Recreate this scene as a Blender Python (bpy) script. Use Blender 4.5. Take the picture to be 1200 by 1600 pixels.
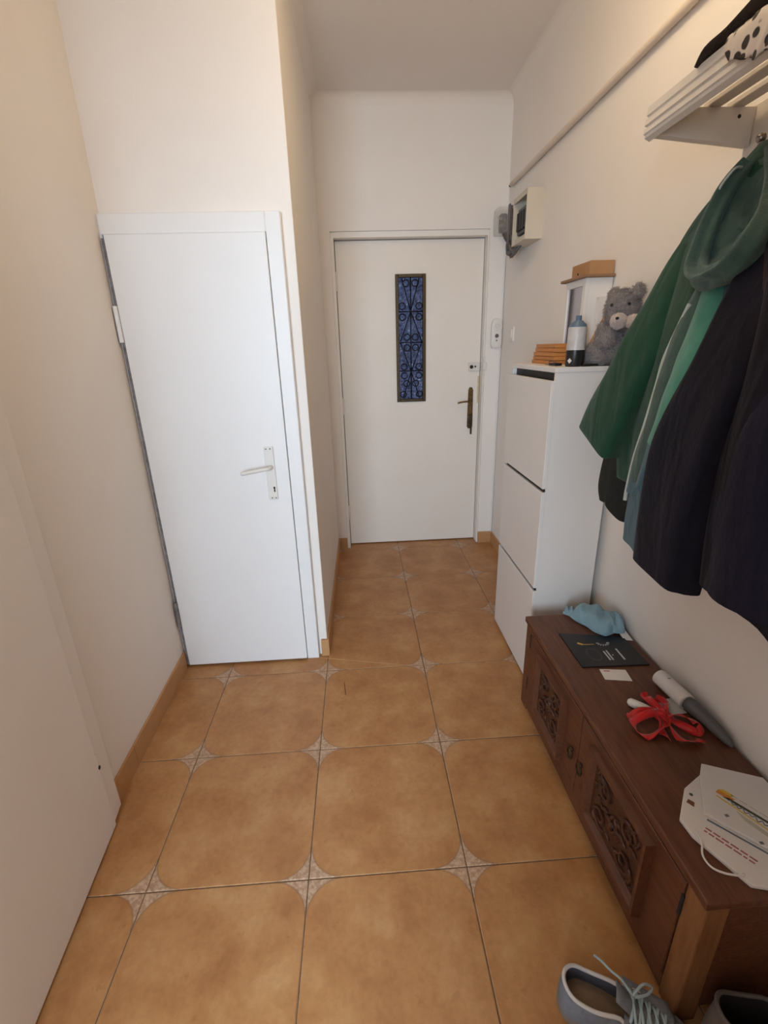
import bpy, bmesh, math, random
from mathutils import Vector, Matrix, noise
R = math.radians
random.seed(7)
scene = bpy.context.scene
COL = scene.collection
for o in list(bpy.data.objects): bpy.data.objects.remove(o)

# ------------------------------------------------------------------ camera
cam_d = bpy.data.cameras.new('camera'); cam = bpy.data.objects.new('camera', cam_d); COL.objects.link(cam)
cam.location = (0.2001, -0.9028, 1.4073)
cam.rotation_euler = (R(70.449), R(1.620), R(-3.296))
cam_d.sensor_fit = 'HORIZONTAL'; cam_d.sensor_width = 36.0; cam_d.lens = 727.773 / 1200 * 36
cam_d.clip_start = 0.02
scene.camera = cam
# ------------------------------------------------------------------ world, lights, exposure
w = bpy.data.worlds.new('world'); scene.world = w; w.use_nodes = True
w.node_tree.nodes['Background'].inputs[0].default_value = (0.55, 0.68, 0.9, 1)
w.node_tree.nodes['Background'].inputs[1].default_value = 1.0
def area(name, loc, rot, sx, sy, power, col):
    d = bpy.data.lights.new(name, 'AREA'); d.shape = 'RECTANGLE'; d.size = sx; d.size_y = sy; d.energy = power; d.color = col
    o = bpy.data.objects.new(name, d); COL.objects.link(o); o.location = loc; o.rotation_euler = rot; return o
# daylight entering by the window of the room behind the hallway
area('window_daylight', (-0.75, -3.10, 1.45), (R(90), 0, 0), 1.5, 1.5, 116, (0.64, 0.83, 1.0))
vs = scene.view_settings
vs.view_transform = 'Standard'; vs.look = 'None'; vs.gamma = 1.0; vs.use_curve_mapping = False
vs.exposure = 0.70

# ------------------------------------------------------------------ materials
def srgb(r, g, b):
    f = lambda c: (c/255/12.92) if c/255 <= 0.04045 else ((c/255+0.055)/1.055)**2.4
    return (f(r), f(g), f(b), 1)
def nt(m):
    return m.node_tree.nodes, m.node_tree.links
def mat(name, col, rough=0.6, col2=None, scale=20, bump=0.0, bscale=None, metal=0.0, stretch=None, sheen=0, detail=4, coat=0, trans=0, alpha=1, spec=0.5, emit=None, ior=1.45):
    m = bpy.data.materials.new(name); m.use_nodes = True
    n, l = nt(m); b = n['Principled BSDF']
    b.inputs['Base Color'].default_value = col; b.inputs['Roughness'].default_value = rough; b.inputs['Metallic'].default_value = metal
    b.inputs['Specular IOR Level'].default_value = spec; b.inputs['IOR'].default_value = ior
    if sheen: b.inputs['Sheen Weight'].default_value = sheen
    if coat: b.inputs['Coat Weight'].default_value = coat
    if trans: b.inputs['Transmission Weight'].default_value = trans
    if alpha < 1: b.inputs['Alpha'].default_value = alpha
    if emit: b.inputs['Emission Color'].default_value = emit[0]; b.inputs['Emission Strength'].default_value = emit[1]
    tc = n.new('ShaderNodeTexCoord'); vec = tc.outputs['Object']
    if stretch:
        mp = n.new('ShaderNodeMapping'); mp.inputs['Scale'].default_value = stretch; l.new(vec, mp.inputs['Vector']); vec = mp.outputs['Vector']
    if col2:
        t = n.new('ShaderNodeTexNoise'); t.inputs['Scale'].default_value = scale; t.inputs['Detail'].default_value = detail; t.inputs['Roughness'].default_value = 0.6
        l.new(vec, t.inputs['Vector'])
        r = n.new('ShaderNodeValToRGB'); r.color_ramp.elements[0].position = 0.3; r.color_ramp.elements[1].position = 0.7
        r.color_ramp.elements[0].color = col; r.color_ramp.elements[1].color = col2
        l.new(t.outputs['Fac'], r.inputs['Fac']); l.new(r.outputs['Color'], b.inputs['Base Color'])
    if bump:
        t2 = n.new('ShaderNodeTexNoise'); t2.inputs['Scale'].default_value = bscale or scale; t2.inputs['Detail'].default_value = 5
        l.new(vec, t2.inputs['Vector'])
        bp = n.new('ShaderNodeBump'); bp.inputs['Strength'].default_value = bump; bp.inputs['Distance'].default_value = 0.01
        l.new(t2.outputs['Fac'], bp.inputs['Height']); l.new(bp.outputs['Normal'], b.inputs['Normal'])
    return m
M = {}
M['wall'] = mat('wall_paint', srgb(240, 231, 224), 0.85, srgb(243, 235, 229), 2.5, 0.06, 60, spec=0.25)
M['ceil'] = mat('ceiling_paint', srgb(238, 228, 220), 0.9, srgb(241, 232, 225), 2.0, 0.05, 50, spec=0.2)
M['gloss_white'] = mat('white_gloss_paint', srgb(237, 234, 233), 0.42, srgb(240, 237, 236), 3, 0.03, 14, spec=0.4)
M['cream_door'] = mat('cream_door_paint', srgb(240, 229, 218), 0.5, srgb(243, 233, 224), 3, 0.03, 12, spec=0.35)
M['frame_white'] = mat('warm_white_frame_paint', srgb(238, 230, 222), 0.5, srgb(241, 234, 227), 4, 0.04, 14)
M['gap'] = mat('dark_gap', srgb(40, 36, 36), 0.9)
M['gap_shade_grime'] = mat('gap_shade_grime', srgb(105, 98, 98), 0.9, srgb(150, 142, 140), 40)  # door gap's shade put into the colour; also grime on the lower hinge
M['laminate'] = mat('white_laminate', srgb(234, 228, 224), 0.4, srgb(237, 231, 227), 4, spec=0.4)
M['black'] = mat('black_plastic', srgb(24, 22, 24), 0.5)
M['plastic'] = mat('white_plastic', srgb(228, 222, 216), 0.35)
M['greyplastic'] = mat('grey_plastic', srgb(98, 96, 98), 0.5)
M['brass'] = mat('aged_brass', srgb(128, 104, 70), 0.4, srgb(92, 70, 48), 60, metal=0.8)
M['darkbrass'] = mat('dark_bronze', srgb(62, 50, 40), 0.45, srgb(86, 72, 50), 80, metal=0.7)
M['iron'] = mat('black_iron', srgb(20, 20, 28), 0.45, metal=0.5)
M['steel'] = mat('steel', srgb(150, 140, 130), 0.35, metal=0.9)
M['skirt'] = mat('skirting_tile', srgb(186, 138, 92), 0.45, srgb(198, 150, 104), 9, 0.04, 40)
M['grout'] = mat('grout', srgb(96, 72, 52), 0.95, srgb(120, 94, 70), 30)
M['roomfloor'] = mat('room_floor', srgb(176, 120, 66), 0.5, srgb(190, 134, 80), 5)
M['wood'] = mat('dark_stained_wood', srgb(84, 48, 34), 0.42, srgb(112, 70, 48), 9, 0.12, 18, stretch=(9, 1.0, 9))
M['wood2'] = mat('worn_wood_edge', srgb(120, 78, 48), 0.5, srgb(146, 102, 66), 9, 0.1, 18, stretch=(6, 6, 1))
M['carve'] = mat('carved_wood', srgb(56, 32, 24), 0.35, srgb(92, 56, 40), 40, 0.2, 50)
M['lightwood'] = mat('orange_wood', srgb(206, 140, 78), 0.5, srgb(188, 118, 60), 12, 0.05, 20, stretch=(1, 1, 14))
M['cardboard'] = mat('cardboard', srgb(170, 126, 84), 0.8, srgb(182, 138, 96), 8)
M['browntop'] = mat('brown_board', srgb(140, 104, 78), 0.6, srgb(152, 116, 88), 10)
M['mirror'] = mat('pale_glass', srgb(180, 176, 182), 0.06, metal=0.9)
M['bear'] = mat('grey_plush', srgb(134, 120, 118), 0.95, srgb(172, 156, 150), 140, 1.0, 220, sheen=0.6, detail=6)
M['bear_pale'] = mat('pale_plush', srgb(206, 188, 180), 0.95, srgb(186, 168, 162), 120, 0.7, 160, sheen=0.5)
M['canwhite'] = mat('can_white', srgb(214, 208, 206), 0.35, srgb(186, 182, 184), 26)
M['canblack'] = mat('can_black', srgb(36, 34, 36), 0.35)
M['canblue'] = mat('can_blue', srgb(92, 112, 134), 0.35)
M['green'] = mat('bottle_green_cotton', srgb(14, 60, 40), 0.9, srgb(19, 72, 48), 40, 0.25, 400, sheen=0.15)
M['greendark'] = mat('dark_green_rib', srgb(12, 50, 34), 0.9, srgb(16, 58, 40), 60, 0.3, 300)
M['teal'] = mat('teal_fleece', srgb(70, 136, 118), 0.92, srgb(82, 148, 128), 30, 0.2, 300, sheen=0.2)
M['tealhood'] = mat('grey_teal_fleece', srgb(50, 76, 71), 0.92, srgb(64, 92, 84), 30, 0.25, 260, sheen=0.2)
M['tealblue'] = mat('blue_teal_rib', srgb(54, 88, 104), 0.92, srgb(64, 98, 112), 30, 0.3, 300, sheen=0.15)
M['zip'] = mat('pale_zip', srgb(196, 206, 200), 0.5, bump=0.5, bscale=400)
M['blackcoat'] = mat('black_navy_cloth', srgb(20, 20, 31), 0.85, srgb(27, 27, 41), 14, 0.2, 120, sheen=0.05, spec=0.2)
M['navy'] = mat('navy_cloth', srgb(24, 25, 44), 0.85, srgb(30, 30, 50), 14, 0.2, 120, sheen=0.05, spec=0.2)
M['darkolive'] = mat('charcoal_knit', srgb(30, 32, 30), 0.95, srgb(38, 40, 36), 60, 0.4, 200)
M['maroon'] = mat('maroon_lining', srgb(48, 30, 34), 0.7)
M['beige'] = mat('beige_cloth', srgb(190, 168, 150), 0.9, srgb(204, 184, 166), 30, 0.2, 200)
M['brownfelt'] = mat('dark_brown_felt', srgb(44, 32, 26), 0.9, srgb(56, 42, 32), 60, 0.3, 200)
M['bluebag'] = mat('light_blue_cloth', srgb(128, 160, 174), 0.85, srgb(142, 172, 184), 12, 0.25, 90, sheen=0.1)
M['booklet'] = mat('black_print', srgb(30, 29, 32), 0.3)
M['gold'] = mat('gold_print', srgb(214, 168, 84), 0.4)
M['paper'] = mat('white_paper', srgb(226, 218, 214), 0.7, srgb(232, 226, 222), 6, 0.05, 20)
M['paperprint'] = mat('grey_print', srgb(120, 118, 126), 0.7)
M['whiteprint'] = mat('white_print', srgb(200, 198, 200), 0.5)
M['redprint'] = mat('red_print', srgb(176, 96, 104), 0.7)
M['oliveprint'] = mat('olive_print', srgb(74, 78, 60), 0.7)
M['yellowprint'] = mat('yellow_print', srgb(226, 190, 70), 0.7)
M['orangeprint'] = mat('orange_print', srgb(222, 140, 66), 0.7)
M['bluegrey'] = mat('bluegrey_print', srgb(104, 118, 132), 0.7)
M['paleolive'] = mat('pale_olive_print', srgb(196, 190, 170), 0.7)
M['red'] = mat('red_satin', srgb(220, 32, 32), 0.4, srgb(196, 20, 24), 30, 0.1, 60, sheen=0.3)
M['glitter'] = mat('glitter', srgb(240, 220, 220), 0.2, metal=0.6)
M['shoe'] = mat('grey_canvas', srgb(118, 122, 132), 0.85, srgb(132, 136, 144), 60, 0.3, 260)
M['shoetrim'] = mat('pale_piping', srgb(206, 200, 198), 0.7)
M['sole'] = mat('rubber_sole', srgb(128, 118, 108), 0.8, srgb(140, 130, 118), 20)
M['insole'] = mat('insole', srgb(150, 126, 104), 0.9, srgb(120, 102, 88), 12)
M['lining'] = mat('grey_lining', srgb(84, 84, 92), 0.9)
M['lace'] = mat('pale_blue_lace', srgb(168, 188, 194), 0.8, bump=0.3, bscale=300)
M['boot'] = mat('brown_grey_suede', srgb(92, 80, 76), 0.9, srgb(106, 94, 88), 30, 0.3, 200)
M['bootin'] = mat('dark_boot_lining', srgb(40, 34, 34), 0.95)
M['bootpipe'] = mat('boot_piping', srgb(96, 86, 82), 0.8)
M['clear'] = mat('clear_plastic', srgb(222, 216, 210), 0.15, alpha=0.22)
M['dust'] = mat('cable_grey', srgb(120, 108, 100), 0.7, srgb(88, 78, 72), 60)
M['fusebox'] = mat('cream_metal_box', srgb(206, 194, 176), 0.5, srgb(212, 200, 184), 5)
M['conduit'] = mat('painted_conduit', srgb(222, 206, 190), 0.8, srgb(228, 213, 198), 8)
M['rack'] = mat('rack_white_paint', srgb(216, 206, 196), 0.45, srgb(221, 212, 203), 5, 0.03, 20)

def mat_tile():
    m = bpy.data.materials.new('ochre_floor_tile'); m.use_nodes = True
    n, l = nt(m); b = n['Principled BSDF']; b.inputs['Roughness'].default_value = 0.36; b.inputs['Specular IOR Level'].default_value = 0.4
    def math_(op, a, bb=None, cl=False):
        x = n.new('ShaderNodeMath'); x.operation = op; x.use_clamp = cl
        for i, v in enumerate((a, bb)):
            if v is None: continue
            if isinstance(v, (int, float)): x.inputs[i].default_value = v
            else: l.new(v, x.inputs[i])
        return x.outputs[0]
    tc = n.new('ShaderNodeTexCoord'); sp = n.new('ShaderNodeSeparateXYZ'); l.new(tc.outputs['Object'], sp.inputs[0])
    h, r = 0.2232, 0.092           # half size of the ochre field, its corner radius
    ax = math_('ABSOLUTE', sp.outputs[0]); ay = math_('ABSOLUTE', sp.outputs[1])
    qx = math_('MAXIMUM', math_('SUBTRACT', ax, h-r), 0.0); qy = math_('MAXIMUM', math_('SUBTRACT', ay, h-r), 0.0)
    d = math_('SUBTRACT', math_('SQRT', math_('ADD', math_('MULTIPLY', qx, qx), math_('MULTIPLY', qy, qy))), r)  # <0 inside the field
    oi = n.new('ShaderNodeObjectInfo')
    off = n.new('ShaderNodeVectorMath'); off.operation = 'ADD'
    cx = n.new('ShaderNodeCombineXYZ'); l.new(math_('MULTIPLY', oi.outputs['Random'], 37.0), cx.inputs[0]); l.new(math_('MULTIPLY', oi.outputs['Random'], 11.0), cx.inputs[1])
    l.new(tc.outputs['Object'], off.inputs[0]); l.new(cx.outputs[0], off.inputs[1])
    def nz(scale, det=5, ro=0.6):
        t = n.new('ShaderNodeTexNoise'); t.inputs['Scale'].default_value = scale; t.inputs['Detail'].default_value = det; t.inputs['Roughness'].default_value = ro
        l.new(off.outputs[0], t.inputs['Vector']); return t.outputs['Fac']
    def ramp(fac, stops):
        rr = n.new('ShaderNodeValToRGB'); e = rr.color_ramp.elements
        while len(e) < len(stops): e.new(0.5)
        for i, (p, c) in enumerate(stops): e[i].position = p; e[i].color = c
        l.new(fac, rr.inputs['Fac']); return rr.outputs['Color']
    def mix(fac, a, bb):
        x = n.new('ShaderNodeMix'); x.data_type = 'RGBA'
        if isinstance(fac, (int, float)): x.inputs[0].default_value = fac
        else: l.new(fac, x.inputs[0])
        for i, v in ((6, a), (7, bb)):
            if isinstance(v, tuple): x.inputs[i].default_value = v
            else: l.new(v, x.inputs[i])
        return x.outputs[2]
    ochre = ramp(nz(7), [(0.32, srgb(168, 114, 70)), (0.5, srgb(182, 130, 82)), (0.68, srgb(194, 147, 99))])
    fine = ramp(nz(60, 6, 0.7), [(0.35, (0.86, 0.84, 0.82, 1)), (0.6, (1, 1, 1, 1))])
    mul = n.new('ShaderNodeMix'); mul.data_type = 'RGBA'; mul.blend_type = 'MULTIPLY'; mul.inputs[0].default_value = 0.8; l.new(ochre, mul.inputs[6]); l.new(fine, mul.inputs[7])
    spots = math_('GREATER_THAN', nz(26, 2, 0.4), 0.715)
    base = mix(math_('MULTIPLY', spots, 0.22), mul.outputs[2], srgb(140, 84, 44))
    pale = ramp(nz(110, 4, 0.7), [(0.4, srgb(168, 130, 102)), (0.6, srgb(198, 166, 138))])
    # thin brown outline where the field meets the pale corner
    line = math_('SUBTRACT', 1.0, math_('MULTIPLY', math_('ABSOLUTE', d), 1/0.0035), True)
    dm = n.new('ShaderNodeMapRange'); dm.inputs[1].default_value = -0.0008; dm.inputs[2].default_value = 0.0008; l.new(d, dm.inputs[0])
    # a pale edge along the joint away from corners is only a thin line
    col = mix(dm.outputs[0], base, pale)
    corner = math_('GREATER_THAN', math_('ADD', qx, qy), r*1.02)
    col = mix(math_('MULTIPLY', math_('MULTIPLY', line, corner), 0.55), col, srgb(128, 92, 66))
    l.new(col, b.inputs['Base Color'])
    bp = n.new('ShaderNodeBump'); bp.inputs['Strength'].default_value = 0.12; bp.inputs['Distance'].default_value = 0.004
    l.new(nz(30), bp.inputs['Height']); l.new(bp.outputs['Normal'], b.inputs['Normal'])
    return m
M['tile'] = mat_tile()
def mat_glass():
    m = bpy.data.materials.new('blue_textured_glass'); m.use_nodes = True
    n, l = nt(m); b = n['Principled BSDF']; b.inputs['Roughness'].default_value = 0.2
    tc = n.new('ShaderNodeTexCoord'); t = n.new('ShaderNodeTexVoronoi'); t.inputs['Scale'].default_value = 60; l.new(tc.outputs['Object'], t.inputs['Vector'])
    n2 = n.new('ShaderNodeTexNoise'); n2.inputs['Scale'].default_value = 9; n2.inputs['Detail'].default_value = 3; l.new(tc.outputs['Object'], n2.inputs['Vector'])
    r = n.new('ShaderNodeValToRGB'); r.color_ramp.elements[0].color = srgb(26, 32, 56); r.color_ramp.elements[1].color = srgb(120, 138, 190)
    r.color_ramp.elements[0].position = 0.25; r.color_ramp.elements[1].position = 0.95
    a = n.new('ShaderNodeMath'); a.operation = 'ADD'; l.new(t.outputs['Distance'], a.inputs[0]); l.new(n2.outputs['Fac'], a.inputs[1])
    a2 = n.new('ShaderNodeMath'); a2.operation = 'MULTIPLY'; a2.inputs[1].default_value = 0.62; l.new(a.outputs[0], a2.inputs[0])
    l.new(a2.outputs[0], r.inputs['Fac']); b.inputs['Base Color'].default_value = srgb(30, 34, 56)
    l.new(r.outputs['Color'], b.inputs['Emission Color']); b.inputs['Emission Strength'].default_value = 0.20     # stairwell light behind the pane
    bp = n.new('ShaderNodeBump'); bp.inputs['Strength'].default_value = 0.8; bp.inputs['Distance'].default_value = 0.01
    l.new(t.outputs['Distance'], bp.inputs['Height']); l.new(bp.outputs['Normal'], b.inputs['Normal'])
    return m
M['blueglass'] = mat_glass()
def mat_leopard():
    m = bpy.data.materials.new('spotted_print'); m.use_nodes = True
    n, l = nt(m); b = n['Principled BSDF']; b.inputs['Roughness'].default_value = 0.8
    tc = n.new('ShaderNodeTexCoord'); t = n.new('ShaderNodeTexVoronoi'); t.inputs['Scale'].default_value = 42; t.inputs['Randomness'].default_value = 1
    l.new(tc.outputs['Object'], t.inputs['Vector'])
    r = n.new('ShaderNodeValToRGB'); e = r.color_ramp.elements
    e[0].position = 0.36; e[0].color = srgb(44, 32, 28); e[1].position = 0.42; e[1].color = srgb(214, 200, 188)
    l.new(t.outputs['Distance'], r.inputs['Fac']); l.new(r.outputs['Color'], b.inputs['Base Color']); return m
M['leopard'] = mat_leopard()
def drape(m, strength=0.25):
    n, l = nt(m); b = n['Principled BSDF']; tc = n.new('ShaderNodeTexCoord'); mp = n.new('ShaderNodeMapping'); mp.inputs['Scale'].default_value = (9, 9, 2.2)
    t = n.new('ShaderNodeTexNoise'); t.inputs['Scale'].default_value = 1.6; t.inputs['Detail'].default_value = 2; t.inputs['Distortion'].default_value = 0.6
    bp = n.new('ShaderNodeBump'); bp.inputs['Strength'].default_value = strength; bp.inputs['Distance'].default_value = 0.05
    l.new(tc.outputs['Object'], mp.inputs['Vector']); l.new(mp.outputs['Vector'], t.inputs['Vector']); l.new(t.outputs['Fac'], bp.inputs['Height'])
    prev = b.inputs['Normal'].links[0].from_socket if b.inputs['Normal'].links else None
    if prev: l.new(prev, bp.inputs['Normal'])
    l.new(bp.outputs['Normal'], b.inputs['Normal'])
for k_ in ('green', 'teal', 'tealhood', 'tealblue', 'blackcoat', 'navy', 'darkolive', 'bluebag'): drape(M[k_])

# ------------------------------------------------------------------ mesh helpers (world coordinates in, origin handled by obj())
class B:
    def __init__(s): s.bm = bmesh.new()
    def box(s, x0, x1, y0, y1, z0, z1, bev=0.0, seg=1, mx=None):
        b = bmesh.new(); bmesh.ops.create_cube(b, size=1)
        for v in b.verts: v.co = Vector(((x0+x1)/2+v.co.x*(x1-x0), (y0+y1)/2+v.co.y*(y1-y0), (z0+z1)/2+v.co.z*(z1-z0)))
        if bev: bmesh.ops.bevel(b, geom=list(b.edges), offset=bev, segments=seg, affect='EDGES', profile=0.5)
        return s.merge(b, mx)
    def merge(s, b, mx=None):
        if mx is not None: b.transform(mx)
        me = bpy.data.meshes.new('t'); b.to_mesh(me); b.free(); s.bm.from_mesh(me); bpy.data.meshes.remove(me); return s
    def prism(s, poly, z0, z1, mx=None, bev=0.0):
        b = bmesh.new(); lo = [b.verts.new((x, y, z0)) for x, y in poly]; hi = [b.verts.new((x, y, z1)) for x, y in poly]
        k = len(poly); b.faces.new(lo[::-1]); b.faces.new(hi)
        for i in range(k): b.faces.new((lo[i], lo[(i+1) % k], hi[(i+1) % k], hi[i]))
        bmesh.ops.recalc_face_normals(b, faces=b.faces)
        if bev: bmesh.ops.bevel(b, geom=list(b.edges), offset=bev, segments=2, affect='EDGES', profile=0.5)
        return s.merge(b, mx)
    def loft(s, rings, cap0=True, cap1=True, mx=None, closed=False):
        b = bmesh.new(); V = [[b.verts.new(p) for p in r] for r in rings]; k = len(V[0])
        rng = range(len(V)) if closed else range(len(V)-1)
        for i in rng:
            A, C = V[i], V[(i+1) % len(V)]
            for j in range(k): b.faces.new((A[j], A[(j+1) % k], C[(j+1) % k], C[j]))
        if not closed:
            if cap0: b.faces.new(V[0][::-1])
            if cap1: b.faces.new(V[-1])
        bmesh.ops.recalc_face_normals(b, faces=b.faces)
        return s.merge(b, mx)
    def grid(s, rows, mx=None, thick=0.0):
        b = bmesh.new(); V = [[b.verts.new(p) for p in r] for r in rows]
        for i in range(len(V)-1):
            for j in range(len(V[0])-1): b.faces.new((V[i][j], V[i][j+1], V[i+1][j+1], V[i+1][j]))
        bmesh.ops.recalc_face_normals(b, faces=b.faces)
        if thick: bmesh.ops.solidify(b, geom=list(b.faces), thickness=thick)
        return s.merge(b, mx)
    def tube(s, path, rad, n=8, closed=False, flat=1.0, mx=None):
        P = [Vector(p) for p in path]; k = len(P); rings = []; up = None
        for i in range(k):
            t = (P[(i+1) % k]-P[i-1]) if closed else (P[min(i+1, k-1)]-P[max(i-1, 0)])
            t.normalize()
            if up is None: up = Vector((0, 0, 1)) if abs(t.z) < 0.9 else Vector((1, 0, 0))
            sd = t.cross(up).normalized(); up = sd.cross(t).normalized()
            r = rad[i] if isinstance(rad, (list, tuple)) else rad
            rings.append([P[i]+sd*math.cos(a)*r+up*math.sin(a)*r*flat for a in [2*math.pi*j/n for j in range(n)]])
        return s.loft(rings, mx=mx, closed=closed)
    def cyl(s, p, q, r, n=16, r2=None):
        p, q = Vector(p), Vector(q); return s.tube([p, q], [r, r if r2 is None else r2], n)
    def lathe(s, prof, c, n=24):
        return s.loft([[(c[0]+r*math.cos(a), c[1]+r*math.sin(a), c[2]+z) for a in [2*math.pi*j/n for j in range(n)]] for r, z in prof])
    def ball(s, c, r, sub=2, sc=(1, 1, 1), mx=None):
        b = bmesh.new(); bmesh.ops.create_icosphere(b, subdivisions=sub, radius=1)
        for v in b.verts: v.co = Vector((c[0]+v.co.x*r*sc[0], c[1]+v.co.y*r*sc[1], c[2]+v.co.z*r*sc[2]))
        return s.merge(b, mx)
def woff(o):
    v = Vector((0, 0, 0))
    while o: v += o.location; o = o.parent
    return v
def obj(name, b, m, parent=None, smooth=False, label=None, cat=None, group=None, kind=None, sub=0, angle=None):
    me = bpy.data.meshes.new(name); bm = b.bm
    if parent is None:
        xs = [v.co.x for v in bm.verts]; ys = [v.co.y for v in bm.verts]; zs = [v.co.z for v in bm.verts]
        org = Vector(((min(xs)+max(xs))/2, (min(ys)+max(ys))/2, min(zs)))
    else: org = woff(parent)
    for v in bm.verts: v.co -= org
    for f in bm.faces: f.smooth = smooth
    bm.to_mesh(me); bm.free(); me.materials.append(M[m] if isinstance(m, str) else m)
    o = bpy.data.objects.new(name, me); COL.objects.link(o)
    if parent is None: o.location = org
    else: o.parent = parent
    if smooth and angle: me.set_sharp_from_angle(angle=R(angle))
    if sub:
        md = o.modifiers.new('subdivision', 'SUBSURF'); md.levels = sub; md.render_levels = sub
    tag(o, label, cat, group, kind); return o
def tag(o, label=None, cat=None, group=None, kind=None):
    for k, v in (('label', label), ('category', cat), ('group', group), ('kind', kind)):
        if v: o[k] = v
    return o
def thing(name, loc, label, cat, group=None, kind=None):
    o = bpy.data.objects.new(name, None); o.empty_display_size = 0.05; COL.objects.link(o); o.location = loc
    return tag(o, label, cat, group, kind)
def crom(pts, n):
    """Catmull-Rom through tuples of any length, n samples per span"""
    P = [tuple(p) for p in pts]; out = []
    for i in range(len(P)-1):
        p0, p1, p2, p3 = P[max(i-1, 0)], P[i], P[i+1], P[min(i+2, len(P)-1)]
        for k in range(n):
            t = k/n
            out.append(tuple(0.5*(2*b+(c-a)*t+(2*a-5*b+4*c-d)*t*t+(3*b-a-3*c+d)*t**3) for a, b, c, d in zip(p0, p1, p2, p3)))
    out.append(P[-1]); return out

# ================================================================== SETTING
CZ = 2.715
XR, YB = 1.15, 2.28
# floor: grout bed with tiles laid on it
fl = obj('floor', B().box(-0.72, 1.16, -1.25, 2.45, -0.03, -0.002), 'grout', label='ochre ceramic tiled floor of the hallway', kind='structure')
T = 0.45
def tile_mesh(x0, x1, y0, y1):
    g, c, zt = 0.0014, 0.0022, 0.004
    b = bmesh.new()
    lo = [b.verts.new((x, y, -0.004)) for x, y in ((x0+g, y0+g), (x1-g, y0+g), (x1-g, y1-g), (x0+g, y1-g))]
    md = [b.verts.new((x, y, zt-0.0012)) for x, y in ((x0+g, y0+g), (x1-g, y0+g), (x1-g, y1-g), (x0+g, y1-g))]
    hi = [b.verts.new((x, y, zt)) for x, y in ((x0+g+c, y0+g+c), (x1-g-c, y0+g+c), (x1-g-c, y1-g-c), (x0+g+c, y1-g-c))]
    b.faces.new(hi)
    for A, C in ((lo, md), (md, hi)):
        for i in range(4): b.faces.new((A[i], A[(i+1) % 4], C[(i+1) % 4], C[i]))
    bmesh.ops.recalc_face_normals(b, faces=b.faces)
    me = bpy.data.meshes.new('tile'); b.to_mesh(me); b.free(); me.materials.append(M['tile']); return me
full = None
for ix in range(-2, 3):
    for iy in range(-3, 6):
        X0, X1, Y0, Y1 = ix*T, ix*T+T, iy*T, iy*T+T
        rects = [(max(X0, -0.70), min(X1, 1.15), max(Y0, -1.25), min(Y1, 1.05))] if Y0 < 1.05 else []
        if Y1 > 1.05: rects.append((max(X0, -0.05), min(X1, 1.15), max(Y0, 1.05) if X0 < -0.05 else Y0, min(Y1, 2.45)))
        if len(rects) == 2 and X0 >= -0.05: rects = rects[1:]
        for (a, c, d, e) in rects:
            if c-a < 0.004 or e-d < 0.004: continue
            mx, my = X0+T/2, Y0+T/2
            if abs(c-a-T) < 1e-6 and abs(e-d-T) < 1e-6:
                if full is None: full = tile_mesh(-T/2, T/2, -T/2, T/2)
                me = full
            else: me = tile_mesh(a-mx, c-mx, d-my, e-my)
            o = bpy.data.objects.new('tile', me); COL.objects.link(o); o.parent = fl
            o.location = Vector((mx, my, -0.004))-fl.location
obj('scuff_mark', B().prism([(0.080, 0.813), (0.083, 0.813), (0.091, 0.733), (0.087, 0.731)], 0.0, 0.0004), mat('dark_scuff', srgb(112, 66, 34), 0.7), fl)
obj('scratch_mark', B().prism([(-0.071, 1.006), (-0.071, 1.009), (0.384, 0.902), (0.384, 0.900)], 0.0, 0.0004), mat('pale_scratch', srgb(206, 168, 126), 0.7), fl)
# tile tops now lie at z = 0
obj('ceiling', B().box(-0.9, 1.3, -1.15, 2.5, CZ, CZ+0.1), 'ceil', label='plain white plastered ceiling of the hallway', kind='structure')
obj('wall_right', B().box(XR, XR+0.15, -1.15, 2.5, -0.03, CZ+0.02), 'wall', label='white plastered wall behind the coat rack', kind='structure')
b = B().box(-0.2, 0.077, YB, YB+0.2, -0.03, CZ+0.02).box(1.045, 1.3, YB, YB+0.2, -0.03, CZ+0.02).box(0.077, 1.045, YB, YB+0.2, 2.062, CZ+0.02)
obj('wall_back', b, 'wall', label='white end wall around the entry door', kind='structure')
LW = lambda y: -0.660-0.016*(y-0.24)       # inner face of the slightly skewed left wall
b = B().prism([(LW(1.3), 1.3), (LW(-1.15), -1.15), (-0.9, -1.15), (-0.9, 1.3)], -0.03, CZ+0.02)
obj('wall_left', b, 'wall', label='white plastered wall on the left, beside the narrow door', kind='structure')
# closet projection: front with the narrow door, side along the corridor
b = B().prism([(-0.72, 1.03), (-0.002, 1.03), (0.012, 2.30), (-0.15, 2.30), (-0.15, 1.16), (-0.72, 1.16)], -0.03, CZ+0.02, bev=0.004)
obj('wall_closet', b, 'wall', label='projecting white wall that holds the narrow closet door', kind='structure')
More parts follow.
